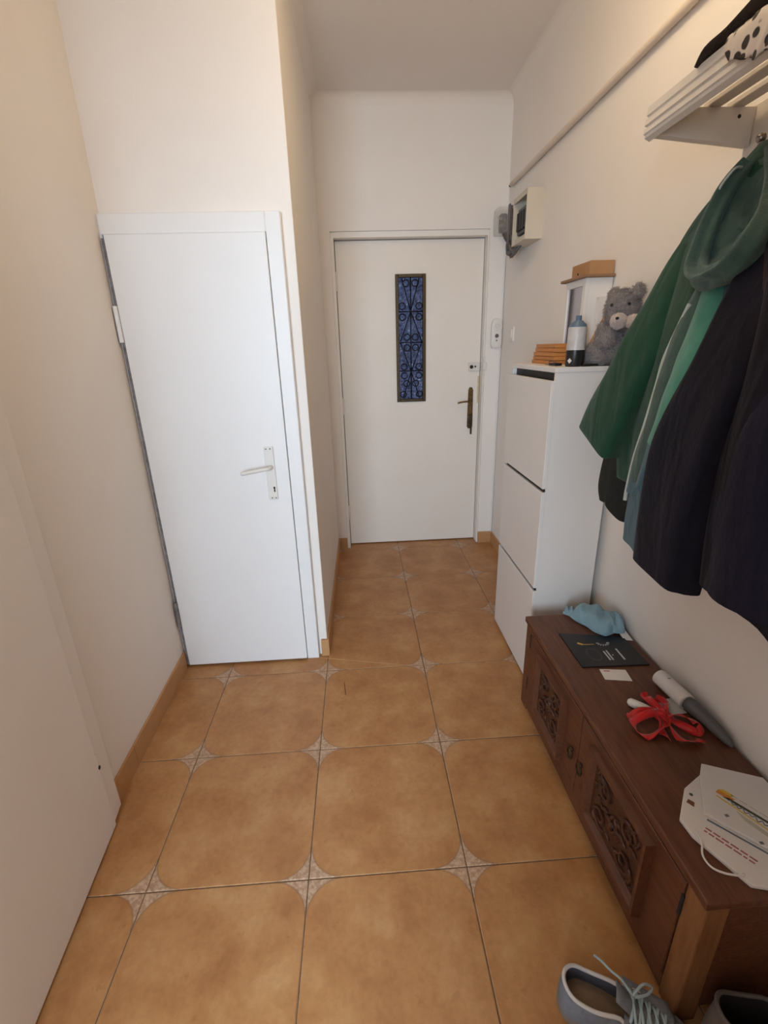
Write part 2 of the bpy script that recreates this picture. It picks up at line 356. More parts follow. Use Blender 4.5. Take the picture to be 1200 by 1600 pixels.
# coving where corridor walls meet the ceiling
def cove(p, q, nrm, r=0.055, n=7):
    p, q, nrm = Vector(p), Vector(q), Vector(nrm)
    prof = [(0, 0)]+[(r-r*math.cos(a), -r+r*math.sin(a)) for a in [math.pi/2*k/(n-1) for k in range(n)]]
    def ring(o): return [o+nrm*u+Vector((0, 0, 1))*v for u, v in prof]
    return B().loft([ring(p), ring(q)])
obj('trim_1', cove((-0.02, YB+0.001, CZ+0.001), (XR, YB+0.001, CZ+0.001), (0, -1, 0)), 'ceil', smooth=True, angle=50, label='soft coving between ceiling and end wall', kind='structure')
obj('trim_2', cove((XR+0.001, -1.1, CZ+0.001), (XR+0.001, YB, CZ+0.001), (-1, 0, 0)), 'ceil', smooth=True, angle=50, label='soft coving between ceiling and right wall', kind='structure')
obj('trim_3', cove((-0.003, 1.03, CZ+0.001), (0.011, YB, CZ+0.001), (1, -0.011, 0)), 'ceil', smooth=True, angle=50, label='soft coving between ceiling and closet side wall', kind='structure')

# skirting tiles
def skirt(name, p, q, label, L=0.45, h=0.088, t=0.009, start=0.0):
    p, q = Vector((*p, 0)), Vector((*q, 0)); d = (q-p); n = d.length; d.normalize(); nr = Vector((-d.y, d.x, 0))
    root = thing(name, p, label, None, kind='structure'); s = 0.0; e = start if start else L
    while s < n-0.003:
        e = min(e, n); a, c = p+d*(s+0.0008), p+d*(e-0.0008)
        bb = B().prism([(v.x, v.y) for v in (a, c, c+nr*t, a+nr*t)], 0, h, bev=0.0015)
        obj('skirting_tile', bb, 'skirt', root); s = e; e = s+L
    return root
skirt('baseboard_left', (LW(0.985), 0.985), (LW(0.275), 0.275), 'ochre skirting tiles along the left wall', start=0.55).rotation_euler = (0, 0, 0)
skirt('baseboard_right', (XR, -1.1), (XR, YB), 'ochre skirting tiles along the right wall')
skirt('baseboard_closet', (0.0115, YB), (-0.002, 1.022), 'ochre skirting tiles along the closet side wall')
skirt('baseboard_back_left', (0.077, YB), (0.0215, YB), 'ochre skirting tile left of the entry door')
skirt('baseboard_back_right', (XR, YB), (1.045, YB), 'ochre skirting tile right of the entry door')
# short tile return on the front corner of the closet wall
obj('baseboard_corner', B().box(-0.030, 0.0075, 1.010, 1.0215, 0, 0.088, 0.0015), 'skirt', label='small ochre skirting piece at the closet wall corner', kind='structure')

# unseen rear wall added, its doorway sized to shade the bench; then the room behind
b = B().box(-0.9, -0.56, -1.27, -1.15, -0.03, CZ+0.02).box(0.05, 1.3, -1.27, -1.15, -0.03, CZ+0.02).box(-0.56, 0.05, -1.27, -1.15, 2.0, CZ+0.02)
obj('wall_rear_blocker', b, 'wall', label='unseen white wall added behind the camera, its doorway shaped to hold back daylight', kind='structure')
b = B().box(-2.3, -2.2, -3.3, -1.27, 0, CZ).box(1.8, 1.9, -3.3, -1.27, 0, CZ)
b.box(-2.3, 1.9, -3.3, -3.2, 0, 0.7).box(-2.3, 1.9, -3.3, -3.2, 2.2, CZ).box(-2.3, -1.5, -3.3, -3.2, 0.7, 2.2).box(0.0, 1.9, -3.3, -3.2, 0.7, 2.2)
b.box(-2.3, -0.9, -1.27, -1.2, 0, CZ).box(1.3, 1.9, -1.27, -1.2, 0, CZ)
obj('wall_room', b, 'wall', label='white walls of the room behind the added doorway', kind='structure')
obj('floor_room', B().box(-2.3, 1.9, -3.3, -1.26, -0.1, 0.0), 'roomfloor', label='ochre floor of the room behind the added doorway', kind='structure')
obj('ceiling_room', B().box(-2.3, 1.9, -3.3, -1.16, CZ, CZ+0.1), 'ceil', label='white ceiling of the room behind the doorway', kind='structure')
wn = thing('window_1', (-0.75, -3.25, 0.7), 'white framed window of the room behind', None, kind='structure')
b = B().box(-1.5, -1.44, -3.28, -3.22, 0.7, 2.2).box(-0.06, 0.0, -3.28, -3.22, 0.7, 2.2).box(-1.44, -0.06, -3.28, -3.22, 0.7, 0.76).box(-1.44, -0.06, -3.28, -3.22, 2.14, 2.2).box(-0.78, -0.72, -3.28, -3.22, 0.76, 2.14)
obj('window_frame', b, 'gloss_white', wn)
for x0, x1 in ((-1.44, -0.78), (-0.72, -0.06)): obj('pane', B().box(x0, x1, -3.252, -3.248, 0.76, 2.14), 'clear', wn)

# ------------------------------------------------------------------ entry door (door_1)
d1 = thing('door_1', (0.58, 2.36, 0), 'cream flush entry door with a barred narrow blue glass window', 'door', kind='structure')
LX0, LX1, LZ1, LY = 0.100, 1.034, 2.025, 2.36
wx0, wx1, wz0, wz1 = 0.472, 0.662, 1.048, 1.832
b = B().box(LX0, wx0, LY, LY+0.045, 0.008, LZ1).box(wx1, LX1, LY, LY+0.045, 0.008, LZ1).box(wx0, wx1, LY, LY+0.045, 0.008, wz0).box(wx0, wx1, LY, LY+0.045, wz1, LZ1)
leaf = obj('leaf', b, 'cream_door', d1)
b = B().box(0.0775, 0.096, YB+0.012, 2.43, 0.0, 2.06).box(1.038, 1.0445, YB+0.012, 2.43, 0.0, 2.06).box(0.096, 1.038, YB+0.012, 2.43, 2.03, 2.0615)
obj('frame', b, 'frame_white', d1)
obj('door_gap', B().box(0.096, 1.038, 2.41, 2.43, 0.002, 2.03), 'gap', d1)
for z in (1.80, 1.03, 0.26):
    obj('hinge', B().cyl((0.0985, LY-0.006, z-0.055), (0.0985, LY-0.006, z-0.003), 0.008, 10).cyl((0.0985, LY-0.006, z+0.003), (0.0985, LY-0.006, z+0.055), 0.008, 10).cyl((0.0985, LY-0.006, z-0.004), (0.0985, LY-0.006, z+0.004), 0.006, 8), 'cream_door', d1, smooth=True, angle=40)
# window: bronze frame, pane, wrought bars
f_ = 0.017
b = B().box(wx0-0.003, wx0+f_, LY-0.012, LY+0.02, wz0-0.003, wz1+0.003, 0.002).box(wx1-f_, wx1+0.003, LY-0.012, LY+0.02, wz0-0.003, wz1+0.003, 0.002).box(wx0+f_, wx1-f_, LY-0.012, LY+0.02, wz0-0.003, wz0+f_, 0.002).box(wx0+f_, wx1-f_, LY-0.012, LY+0.02, wz1-f_, wz1+0.003, 0.002)
wf = obj('window_frame', b, 'darkbrass', d1)
obj('pane', B().box(wx0+0.005, wx1-0.005, LY+0.016, LY+0.022, wz0+0.005, wz1-0.005), 'blueglass', wf)
GX = lambda c: 0.469+(c-130)*0.000562
GZ = lambda c: 1.834-(c-65)*0.000545
gy = LY-0.002
def bar(pts, r=0.0042): return obj('bar', B().tube([(GX(x), gy, GZ(z)) for x, z in pts], r, 6), 'iron', wf, smooth=True)
def ringo(x, z, r=36): return obj('ring', B().tube([(GX(x)+r*0.000562*math.cos(a), gy, GZ(z)+r*0.000545*math.sin(a)) for a in [2*math.pi*k/16 for k in range(16)]], 0.0042, 6, closed=True), 'iron', wf, smooth=True)
bar([(304, 95), (304, 790), (304, 1480)])
for z in (465, 810, 1140): bar([(160, z), (304, z), (445, z)])
for a, c in (((304, 465), (182, 800)), ((304, 465), (430, 800)), ((182, 815), (300, 1140)), ((430, 815), (308, 1140)), ((304, 460), (205, 110)), ((304, 460), (402, 110)), ((304, 1145), (205, 1470)), ((304, 1145), (402, 1470))):
    bar([a, ((a[0]+c[0])/2, (a[1]+c[1])/2), c], 0.0036)
for x, z in ((205, 405), (400, 405), (207, 525), (400, 525), (258, 750), (354, 750), (256, 870), (356, 870), (222, 1090), (396, 1090), (222, 1195), (396, 1195), (250, 160), (356, 160), (250, 1290), (356, 1290), (205, 1420), (402, 1420)):
    ringo(x, z)
# handle plate, lever, keyhole block, key
hp = obj('handle_plate', B().prism([(0.957, 0.860), (0.966, 0.846), (0.990, 0.846), (0.996, 0.860), (0.994, 1.110), (0.986, 1.128), (0.968, 1.128), (0.960, 1.110)], -0.006, 0.0, mx=Matrix(((1, 0, 0, 0), (0, 0, 1, LY), (0, 1, 0, 0), (0, 0, 0, 1))), bev=0.002), 'brass', d1)
obj('lever', B().tube(crom([(0.977, LY-0.004, 1.034), (0.975, LY-0.045, 1.034), (0.955, LY-0.052, 1.037), (0.915, LY-0.050, 1.036), (0.880, LY-0.046, 1.028)], 4), [0.009]*5+[0.007]*12, 8, flat=0.8), 'brass', hp, smooth=True)
obj('lock_cylinder', B().box(0.962, 0.993, LY-0.02, LY-0.005, 0.868, 0.945, 0.006, 2), 'darkbrass', hp)
obj('key', B().box(0.976, 0.988, LY-0.026, LY-0.018, 0.808, 0.875, 0.002), 'darkbrass', hp)
# rim lock and its keeper
rl = obj('rim_lock', B().box(0.955, 1.030, LY-0.022, LY, 1.235, 1.290, 0.003), 'plastic', d1)
obj('lock_dial', B().cyl((0.972, LY-0.028, 1.262), (0.972, LY-0.020, 1.262), 0.012, 16), 'darkbrass', rl, smooth=True, angle=40)
obj('lock_button', B().cyl((0.998, LY-0.026, 1.264), (0.998, LY-0.020, 1.264), 0.006, 12), 'darkbrass', rl, smooth=True, angle=40)
kp = obj('lock_keeper', B().box(1.0335, 1.058, YB-0.012, LY, 1.242, 1.292, 0.002).box(1.036, 1.05, YB-0.004, YB+0.01, 1.215, 1.32, 0.001), 'plastic', d1)
obj('edge_stain', B().box(1.022, 1.0338, LY-0.0006, LY+0.001, 1.02, 1.20), mat('worn_yellow_paint', srgb(206, 180, 132), 0.6, srgb(224, 206, 176), 20), d1)

# ------------------------------------------------------------------ closet door (door_2)
d2 = thing('door_2', (-0.38, 1.0, 0), 'white narrow flush closet door with a handle and keyhole plate', 'door', kind='structure')
b = B().box(-0.678, -0.664, 1.004, 1.04, 0.01, 1.866, 0.002).box(-0.098, -0.043, 0.998, 1.04, 0.0, 1.866, 0.003).box(-0.668, -0.098, 0.998, 1.04, 1.800, 1.866, 0.003)
obj('frame', b, 'gloss_white', d2)
leaf2 = obj('leaf', B().box(-0.653, -0.0985, 0.985, 0.998, 0.012, 1.7995, 0.003, 2).box(-0.653, -0.101, 0.998, 1.018, 0.012, 1.797), 'gloss_white', d2)
obj('hinge_gap_shade', B().box(-0.666, -0.6525, 0.993, 1.02, 0.012, 1.79), 'gap_shade_grime', d2)  # strip coloured dark to paint the shade in the hinge-side gap
for z in (1.51, 0.29):
    obj('hinge', B().cyl((-0.660, 0.981, z-0.062), (-0.660, 0.981, z-0.002), 0.008, 10).cyl((-0.660, 0.981, z+0.002), (-0.660, 0.981, z+0.062), 0.008, 10).cyl((-0.660, 0.981, z-0.003), (-0.660, 0.981, z+0.003), 0.0085, 10), 'gloss_white' if z > 1 else 'gap_shade_grime', d2, smooth=True, angle=40)
pl = obj('keyhole_plate', B().box(-0.190, -0.152, 0.979, 0.986, 0.815, 1.040, 0.002), 'plastic', d2)
obj('lever', B().tube(crom([(-0.168, 0.982, 0.957), (-0.168, 0.945, 0.957), (-0.185, 0.936, 0.957), (-0.230, 0.938, 0.950), (-0.282, 0.942, 0.941)], 4), 0.0075, 8), 'plastic', pl, smooth=True)
obj('keyhole', B().cyl((-0.163, 0.9795, 0.868), (-0.163, 0.9780, 0.868), 0.0045, 10).box(-0.1655, -0.1605, 0.978, 0.9795, 0.850, 0.868), 'gap', pl)
for x, z in ((-0.181, 1.031), (-0.164, 1.031), (-0.176, 0.824), (-0.160, 0.824)):
    obj('screw', B().cyl((x, 0.9795, z), (x, 0.9775, z), 0.003, 8), 'greyplastic', pl)

# ------------------------------------------------------------------ near door on the left, slightly ajar (door_3)
d3 = thing('door_3', (LW(0.22), 0.22, 0), 'white flush door standing slightly ajar at the left edge', 'door', kind='structure')
b = B().prism([(LW(0.275)-0.003, 0.275), (LW(0.275)+0.022, 0.272), (LW(0.21)+0.031, 0.205), (LW(0.205)-0.003, 0.205)], 0.012, 2.08, bev=0.003)
b.prism([(LW(-0.66)-0.003, -0.66), (LW(-0.66)+0.02, -0.66), (LW(-0.73)+0.02, -0.73), (LW(-0.73)-0.003, -0.73)], 0.0, 2.08)
b.prism([(LW(0.275)-0.003, 0.275), (LW(0.275)+0.024, 0.272), (LW(-0.73)+0.022, -0.73), (LW(-0.73)-0.003, -0.73)], 2.02, 2.09)
obj('frame', b, 'wall', d3)
p, q = Vector((-0.6225, 0.203, 0)), Vector((-0.5520, -0.550, 0)); dd = (q-p).normalized(); nn = Vector((dd.y, -dd.x, 0))*0.036
b = B().prism([(v.x, v.y) for v in (p, q, q+nn, p+nn)], 0.010, 2.015, bev=0.002)
obj('leaf', b, 'wall', d3)
for z in (0.245, 1.75):
    obj('hinge', B().cyl((-0.6265, 0.2035, z-0.05), (-0.6265, 0.2035, z+0.05), 0.004, 10), 'wall', d3, smooth=True, angle=40)
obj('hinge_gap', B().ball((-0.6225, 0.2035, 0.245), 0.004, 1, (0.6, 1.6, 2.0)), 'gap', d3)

# pendant globe lamp in the hallway, above and behind the camera's view
lp = thing('ceiling_lamp', (0.62, 0.42, CZ), 'white glass globe lamp hanging from the hallway ceiling', 'lamp')
obj('canopy', B().lathe([(0.05, -0.03), (0.055, 0.0)], (0.62, 0.42, CZ)), 'plastic', lp, smooth=True, angle=40)
obj('stem', B().cyl((0.62, 0.42, CZ-0.12), (0.62, 0.42, CZ-0.03), 0.006, 8), 'steel', lp, smooth=True)
obj('globe', B().ball((0.62, 0.42, CZ-0.19), 0.11, 3), mat('lit_globe', srgb(255, 240, 220), 0.4, emit=((1.0, 0.80, 0.50, 1), 12.5)), lp, smooth=True)

# ================================================================== WALL-MOUNTED THINGS
cd = thing('cable_conduit', (1.135, 1.0, 2.255), 'painted round conduit running along the right wall below the ceiling', 'conduit')
obj('pipe', B().tube([(1.134, 2.19-0.09*k, 2.262-0.0008*k) for k in range(33)], 0.0125, 12), 'conduit', cd, smooth=True)
obj('end_plug', B().cyl((1.134, 2.189, 2.262), (1.134, 2.215, 2.262), 0.008, 10), 'black', cd)
# open fuse box
fb = thing('fuse_box', (1.11, 1.78, 1.89), 'open cream metal fuse box high on the right wall with dark opening', 'fuse box')
x0, x1, y0, y1, z0, z1 = 1.064, 1.15, 1.69, 1.90, 1.893, 2.112
b = B().box(x0, x1, y0, y0+0.006, z0, z1).box(x0, x1, y1-0.006, y1, z0, z1).box(x0, x1, y0+0.006, y1-0.006, z0, z0+0.006).box(x0, x1, y0+0.006, y1-0.006, z1-0.006, z1).box(x1-0.006, x1, y0+0.006, y1-0.006, z0+0.006, z1-0.006)
b.box(x0, x0+0.004, y0+0.006, y1-0.006, z1-0.024, z1-0.006).box(x0, x0+0.004, y0+0.006, y1-0.05, z0+0.006, z0+0.022)
obj('housing', b, 'fusebox', fb)
obj('breaker_block', B().box(1.085, 1.14, 1.71, 1.88, 1.94, 2.06, 0.003), 'greyplastic', fb)
for k in range(4): obj('breaker', B().box(1.074, 1.086, 1.722+k*0.038, 1.752+k*0.038, 1.955, 2.04, 0.002), 'black', fb)
obj('cover_flap', B().box(1.046, 1.052, 1.905, 1.935, 1.915, 2.10, 0.002), 'greyplastic', fb)
for k in range(9):
    yy = 1.86+0.014*k
    obj('cable', B().tube(crom([(1.11, yy, 1.915), (1.090-0.005*(k % 4), yy+0.01, 1.880-0.010*(k % 3)), (1.078+0.006*(k % 3), yy+0.05+0.012*(k % 4), 1.872+0.022*(k % 5)), (1.095, yy+0.10, 1.90+0.03*(k % 4)), (1.115, yy+0.13, 1.96+0.022*k)], 5), 0.009, 6), 'dust' if k % 2 else 'greyplastic', fb, smooth=True)
# clear meter cover on the end wall
mc = thing('meter_cover', (1.09, 2.26, 2.02), 'clear plastic terminal cover with metal parts in the wall corner', 'electric meter')
obj('cover', B().box(1.062, 1.138, 2.19, 2.28, 2.015, 2.155, 0.008, 2), 'clear', mc)
obj('terminal_block', B().box(1.094, 1.134, 2.235, 2.278, 2.035, 2.130, 0.006), 'dust', mc)
for x, z in ((1.092, 2.10), (1.098, 2.065), (1.115, 2.09)): obj('terminal_screw', B().cyl((x, 2.222, z), (x, 2.236, z), 0.010, 12), 'steel', mc, smooth=True, angle=40)
for k in range(3): obj('wire', B().tube(crom([(1.10+0.008*k, 2.24, 2.05), (1.11+0.006*k, 2.17-0.03*k, 1.98), (1.115, 2.08-0.03*k, 1.95+0.02*k), (1.12, 1.97, 1.98+0.03*k)], 5), 0.006, 6), 'dust', mc, smooth=True)
obj('feed_cable', B().tube([(1.143, 2.272, 2.02-0.05*k) for k in range(40)], 0.004, 6), 'gloss_white', mc, smooth=True)
# intercom
ic = thing('door_chime', (1.11, 2.27, 1.375), 'white oval-ended doorbell unit on the wall right of the entry door', 'doorbell')
pts = [(1.076, 1.40), (1.082, 1.378), (1.138, 1.378), (1.144, 1.40), (1.144, 1.52), (1.136, 1.546), (1.122, 1.556), (1.098, 1.556), (1.084, 1.546), (1.076, 1.52)]
obj('body', B().prism(pts, -0.028, 0.0, mx=Matrix(((1, 0, 0, 0), (0, 0, 1, YB), (0, 1, 0, 0), (0, 0, 0, 1))), bev=0.005), 'plastic', ic, smooth=True, angle=30)
obj('button_ring', B().tube([(1.110+0.014*math.cos(a), YB-0.029, 1.512+0.014*math.sin(a)) for a in [2*math.pi*k/20 for k in range(20)]], 0.003, 6, closed=True), 'plastic', ic, smooth=True)
obj('speaker', B().cyl((1.110, YB-0.031, 1.452), (1.110, YB-0.026, 1.452), 0.012, 16), 'dust', ic)
obj('microphone', B().cyl((1.110, YB-0.030, 1.424), (1.110, YB-0.026, 1.424), 0.005, 10), 'greyplastic', ic)
# switch on the right wall
sw = thing('light_switch', (1.145, 2.06, 1.41), 'small white rocker switch on the right wall near the corner', 'switch')
obj('plate', B().box(1.140, 1.15, 2.020, 2.105, 1.415, 1.50, 0.003), 'wall', sw)
obj('rocker', B().box(1.135, 1.141, 2.038, 2.087, 1.432, 1.483, 0.002), 'wall', sw)

# ================================================================== SHOE CABINET
sc = thing('shoe_cabinet', (1.02, 0.99, 0), 'tall slim white shoe cabinet with three tilting flaps by the wall', 'cabinet')
cx0, cx1, cy0, cy1, ct = 0.893, 1.125, 0.748, 1.232, 1.322
b = B().box(cx0, cx1, cy0, cy0+0.016, 0, ct-0.018, 0.001).box(cx0, cx1, cy1-0.016, cy1, 0, ct-0.018, 0.001).box(cx1-0.006, cx1, cy0+0.016, cy1-0.016, 0.0, ct-0.018).box(cx0+0.01, cx1, cy0+0.016, cy1-0.016, 0.0, 0.03)
obj('body', b, 'laminate', sc)
obj('top', B().box(cx0-0.004, cx1+0.002, cy0-0.002, cy1+0.002, ct-0.018, ct, 0.0015), 'laminate', sc)
obj('inner_shade_board', B().box(cx0+0.016, cx0+0.024, cy0+0.016, cy1-0.016, 0.03, ct-0.019), 'black', sc)  # black sheet added as painted shade behind the flaps
for z0, z1 in ((0.012, 0.446), (0.460, 0.868), (0.882, 1.276)):
    obj('flap', B().box(cx0-0.014, cx0+0.003, cy0, cy1, z0, z1, 0.0015), 'laminate', sc)
for z in (0.453, 0.875): obj('grip_recess', B().box(cx0-0.006, cx0+0.004, cy0+0.006, cy1-0.03, z-0.006, z+0.006), 'black', sc)

# things on the cabinet
kz = ct
mb = thing('wall_cabinet', (1.10, 1.01, kz), 'small white display case with glass door and brown top on the shoe cabinet', 'cabinet')
b = B().box(1.060, 1.146, 0.925, 0.937, kz, 1.622, 0.001).box(1.060, 1.146, 1.083, 1.095, kz, 1.622, 0.001).box(1.138, 1.146, 0.937, 1.083, kz, 1.622).box(1.060, 1.146, 0.937, 1.083, kz, kz+0.012).box(1.060, 1.146, 0.937, 1.083, 1.61, 1.622)
obj('body', b, 'laminate', mb)
b = B().box(1.046, 1.060, 0.925, 0.947, kz, 1.622, 0.001).box(1.046, 1.060, 1.075, 1.095, kz, 1.622, 0.001).box(1.046, 1.060, 0.947, 1.075, kz, kz+0.022, 0.001).box(1.046, 1.060, 0.947, 1.075, 1.597, 1.622, 0.001)
dr = obj('door', b, 'laminate', mb)
obj('glass', B().box(1.052, 1.055, 0.947, 1.075, kz+0.022, 1.597), 'mirror', dr)
obj('clasp', B().box(1.040, 1.062, 0.922, 0.934, 1.405, 1.428, 0.002), 'brass', dr)
obj('top_board', B().box(1.030, 1.149, 0.912, 1.115, 1.622, 1.632, 0.002), 'browntop', mb)
cb = thing('cardboard_box', (1.10, 1.0, 1.632), 'small brown cardboard box on top of the white display case', 'box')
obj('carton', B().box(1.056, 1.146, 0.925, 1.075, 1.632, 1.678, 0.0015), 'cardboard', cb)
obj('finger_hole', B().cyl((1.0545, 1.02, 1.644), (1.0565, 1.02, 1.644), 0.004, 10), 'gap', cb)
for k in range(5):
    s = 0.003*math.sin(k*2.3)
    obj('wooden_board', B().box(0.962+s+0.001*k, 1.038, 0.955-s, 1.185+s-0.007*k, kz+0.0155*k, kz+0.0155*k+0.0145, 0.0015), 'lightwood',
        label=['lowest', 'second lowest', 'middle', 'second highest', 'topmost'][k]+' orange wooden board in the stack on the shoe cabinet', cat='board', group='wooden boards stacked on the shoe cabinet')
can = thing('spray_can', (0.972, 0.790, kz), 'white and black spray can with a grey-blue cap on the cabinet', 'can')
cc = (0.972, 0.790, kz)
obj('body', B().lathe([(0.029, 0.0), (0.031, 0.004), (0.031, 0.055)], cc), 'canblack', can, smooth=True, angle=40)
obj('label', B().lathe([(0.0312, 0.055), (0.0312, 0.126), (0.030, 0.130)], cc), 'canwhite', can, smooth=True, angle=40)
obj('shoulder', B().lathe([(0.030, 0.130), (0.027, 0.139), (0.016, 0.148), (0.015, 0.150)], cc), 'canblue', can, smooth=True, angle=50)
obj('nozzle', B().lathe([(0.010, 0.150), (0.010, 0.164), (0.0085, 0.167)], cc), 'canblue', can, smooth=True, angle=40)
obj('diamond_mark', B().prism([(0, -0.009), (0.008, 0), (0, 0.009), (-0.008, 0)], 0, 0.0012, mx=Matrix.Translation((0.9455, 0.770, kz+0.02)) @ Matrix.Rotation(R(-52), 4, 'Z') @ Matrix.Rotation(R(90), 4, 'X')), 'paper', can)
ky = thing('keys', (0.955, 0.87, kz), 'small dark bunch of keys lying beside the spray can', 'keys')
obj('fob', B().box(0.925, 0.955, 0.850, 0.905, kz, kz+0.010, 0.003, 2), 'black', ky)
obj('key_ring', B().tube([(0.945+0.014*math.cos(a), 0.915+0.014*math.sin(a), kz+0.003+0.006*(1+math.sin(a))) for a in [2*math.pi*k/14 for k in range(14)]], 0.0015, 5, closed=True), 'steel', ky)
obj('key', B().box(0.94, 0.948, 0.93, 0.975, kz, kz+0.003).cyl((0.944, 0.925, kz), (0.944, 0.925, kz+0.003), 0.011, 12), 'steel', ky)
obj('flat_gadget', B().box(0.985, 1.04, 0.749, 0.765, kz, kz+0.008, 0.002), 'black', label='thin black flat gadget at the front edge of the cabinet top', cat='gadget')
# cardboard wedge and white candle behind the bear
obj('cardboard_holder', B().prism([(0.0, 0.0), (0.105, 0.0), (0.105, 0.185), (0.088, 0.185)], 0, 0.03, mx=Matrix.Translation((1.035, 0.901, kz)) @ Matrix.Rotation(R(90), 4, 'X')), 'cardboard', label='brown cardboard holder with a slanted edge behind the plush bear', cat='holder')
obj('white_carton', B().box(1.090, 1.146, 0.902, 0.922, kz, 1.556, 0.001), 'paper', label='tall white paper carton against the wall behind the plush bear', cat='carton')

# plush bear: fuzzy continuous body
def fuzzy(b, amp=0.004, fr=90, seed=0):
    for v in b.bm.verts: pass
    b.bm.normal_update()
    for v in b.bm.verts:
        v.co += v.normal*(noise.noise(v.co*fr+Vector((seed, 0, 0)))*amp+noise.noise(v.co*fr*2.3)*amp*0.6)
    return b
br = thing('plush_bear', (1.06, 0.79, kz), 'grey-brown plush teddy bear sitting on the cabinet beside the coats', 'teddy bear')
balls = [((1.088, 0.785, kz+0.070), 0.056, (0.88, 0.95, 1.15)), ((1.092, 0.735, kz+0.178), 0.066, (0.76, 0.95, 0.95)),
         ((1.050, 0.808, kz+0.040), 0.040, (0.88, 0.9, 0.98)), ((1.055, 0.772, kz+0.034), 0.034, (1.1, 0.7, 0.98)),
         ((1.072, 0.812, kz+0.112), 0.022, (0.9, 0.9, 1.5)), ((1.060, 0.740, kz+0.095), 0.026, (0.9, 1.0, 1.5)),
         ((1.090, 0.795, kz+0.228), 0.023, (0.7, 1.0, 1.0)), ((1.105, 0.675, kz+0.228), 0.023, (0.7, 1.0, 1.0))]
b = B()
for c, r, sc_ in balls: b.ball(c, r, 4, sc_)
body = obj('body', b, 'bear', br, smooth=True)
rm = body.modifiers.new('remesh', 'REMESH'); rm.mode = 'VOXEL'; rm.voxel_size = 0.004; rm.use_smooth_shade = True
tx = bpy.data.textures.new('fur_clumps', 'CLOUDS'); tx.noise_scale = 0.009; tx.noise_depth = 2
ds = body.modifiers.new('fur_clumps', 'DISPLACE'); ds.texture = tx; ds.strength = 0.012; ds.mid_level = 0.5
# plush pile: short tufts over the whole body
rf = random.Random(11); fb_ = bmesh.new()
for k in range(11000):
    c, r, sc_ = rf.choices(balls, weights=[q[1]**2 for q in balls])[0]
    d = Vector((rf.gauss(0, 1), rf.gauss(0, 1), rf.gauss(0, 1))).normalized()
    p = Vector(c)+Vector((d.x*r*sc_[0], d.y*r*sc_[1], d.z*r*sc_[2]))
    if p.z < kz+0.004 or p.x > 1.14: continue
    if any(((p-Vector(c2)).x/(r2*s2_[0]))**2+((p-Vector(c2)).y/(r2*s2_[1]))**2+((p-Vector(c2)).z/(r2*s2_[2]))**2 < 0.93 for c2, r2, s2_ in balls): continue
    t = (d+Vector((rf.gauss(0, 0.5), rf.gauss(0, 0.5), rf.gauss(0, 0.5)-0.2))).normalized(); sd_ = t.orthogonal().normalized()
    tip = p+t*rf.uniform(0.006, 0.013); tip.z = max(tip.z, kz+0.001); tip.x = min(tip.x, 1.147)
    fb_.faces.new([fb_.verts.new(p-sd_*0.0013), fb_.verts.new(p+sd_*0.0013), fb_.verts.new(tip)])
fur = B(); fur.bm.free(); fur.bm = fb_
obj('plush_pile', fur, 'bear', br, kind='stuff')
obj('muzzle', fuzzy(B().ball((1.060, 0.690, kz+0.142), 0.028, 3, (0.95, 1.0, 0.95)), 0.003), 'bear_pale', br, smooth=True)
obj('nose', B().ball((1.042, 0.667, kz+0.150), 0.006, 2, (0.9, 0.9, 0.8)), 'black', br, smooth=True)
for x, y in ((1.044, 0.715), (1.080, 0.675)): obj('eye', B().ball((x, y, kz+0.192), 0.005, 2), 'black', br, smooth=True)
obj('foot_pad', fuzzy(B().ball((1.098, 0.668, kz+0.138), 0.024, 3), 0.003), 'bear_pale', br, smooth=True, label='pale plush paw')

# ================================================================== COAT RACK
rk = thing('coat_rack', (1.02, -0.05, 1.70), 'white wooden wall coat rack with slatted hat shelf and ridged front board', 'coat rack')
yA, yB_ = 0.362, -0.52
# front board with three ridges: profile extruded along y
prof = [(0.888, 1.842), (0.900, 1.836), (0.908, 1.842), (0.908, 1.898), (0.902, 1.904), (0.888, 1.902), (0.886, 1.885), (0.890, 1.883), (0.8905, 1.880), (0.886, 1.878), (0.884, 1.866), (0.889, 1.864), (0.8895, 1.861), (0.885, 1.859), (0.884, 1.850), (0.888, 1.848)]
b = B().loft([[(x, yA, z) for x, z in prof], [(x, yB_, z) for x, z in prof]])
obj('front_board', b, 'rack', rk)
for y0, y1 in ((yA-0.022, yA-0.002), (yB_+0.002, yB_+0.022)):
    bb = B().prism([(0.905, 1.842), (1.125, 1.820), (1.128, 1.893), (0.905, 1.893)], -y1, -y0, mx=Matrix(((1, 0, 0, 0), (0, 0, -1, 0), (0, 1, 0, 0), (0, 0, 0, 1))))
    e = obj('end_panel', bb, 'rack', rk)
    obj('screw_hole', B().cyl((1.09, y0-0.0008, 1.875), (1.09, y0+0.002, 1.875), 0.004, 10), 'gap', e)
for x in (0.925, 0.975, 1.03, 1.085): obj('slat', B().box(x-0.016, x+0.016, yB_+0.005, yA-0.003, 1.894, 1.906, 0.002), 'rack', rk)
obj('back_board', B().box(1.128, 1.149, yB_, yA, 1.70, 1.90, 0.003), 'rack', rk)
for y in (0.24, 0.08, -0.08, -0.24, -0.40):
    obj('hook', B().tube(crom([(1.13, y, 1.775), (1.105, y, 1.765), (1.085, y, 1.772), (1.075, y, 1.798)], 4), 0.006, 8).ball((1.075, y, 1.80), 0.010, 2), 'steel', rk, smooth=True)
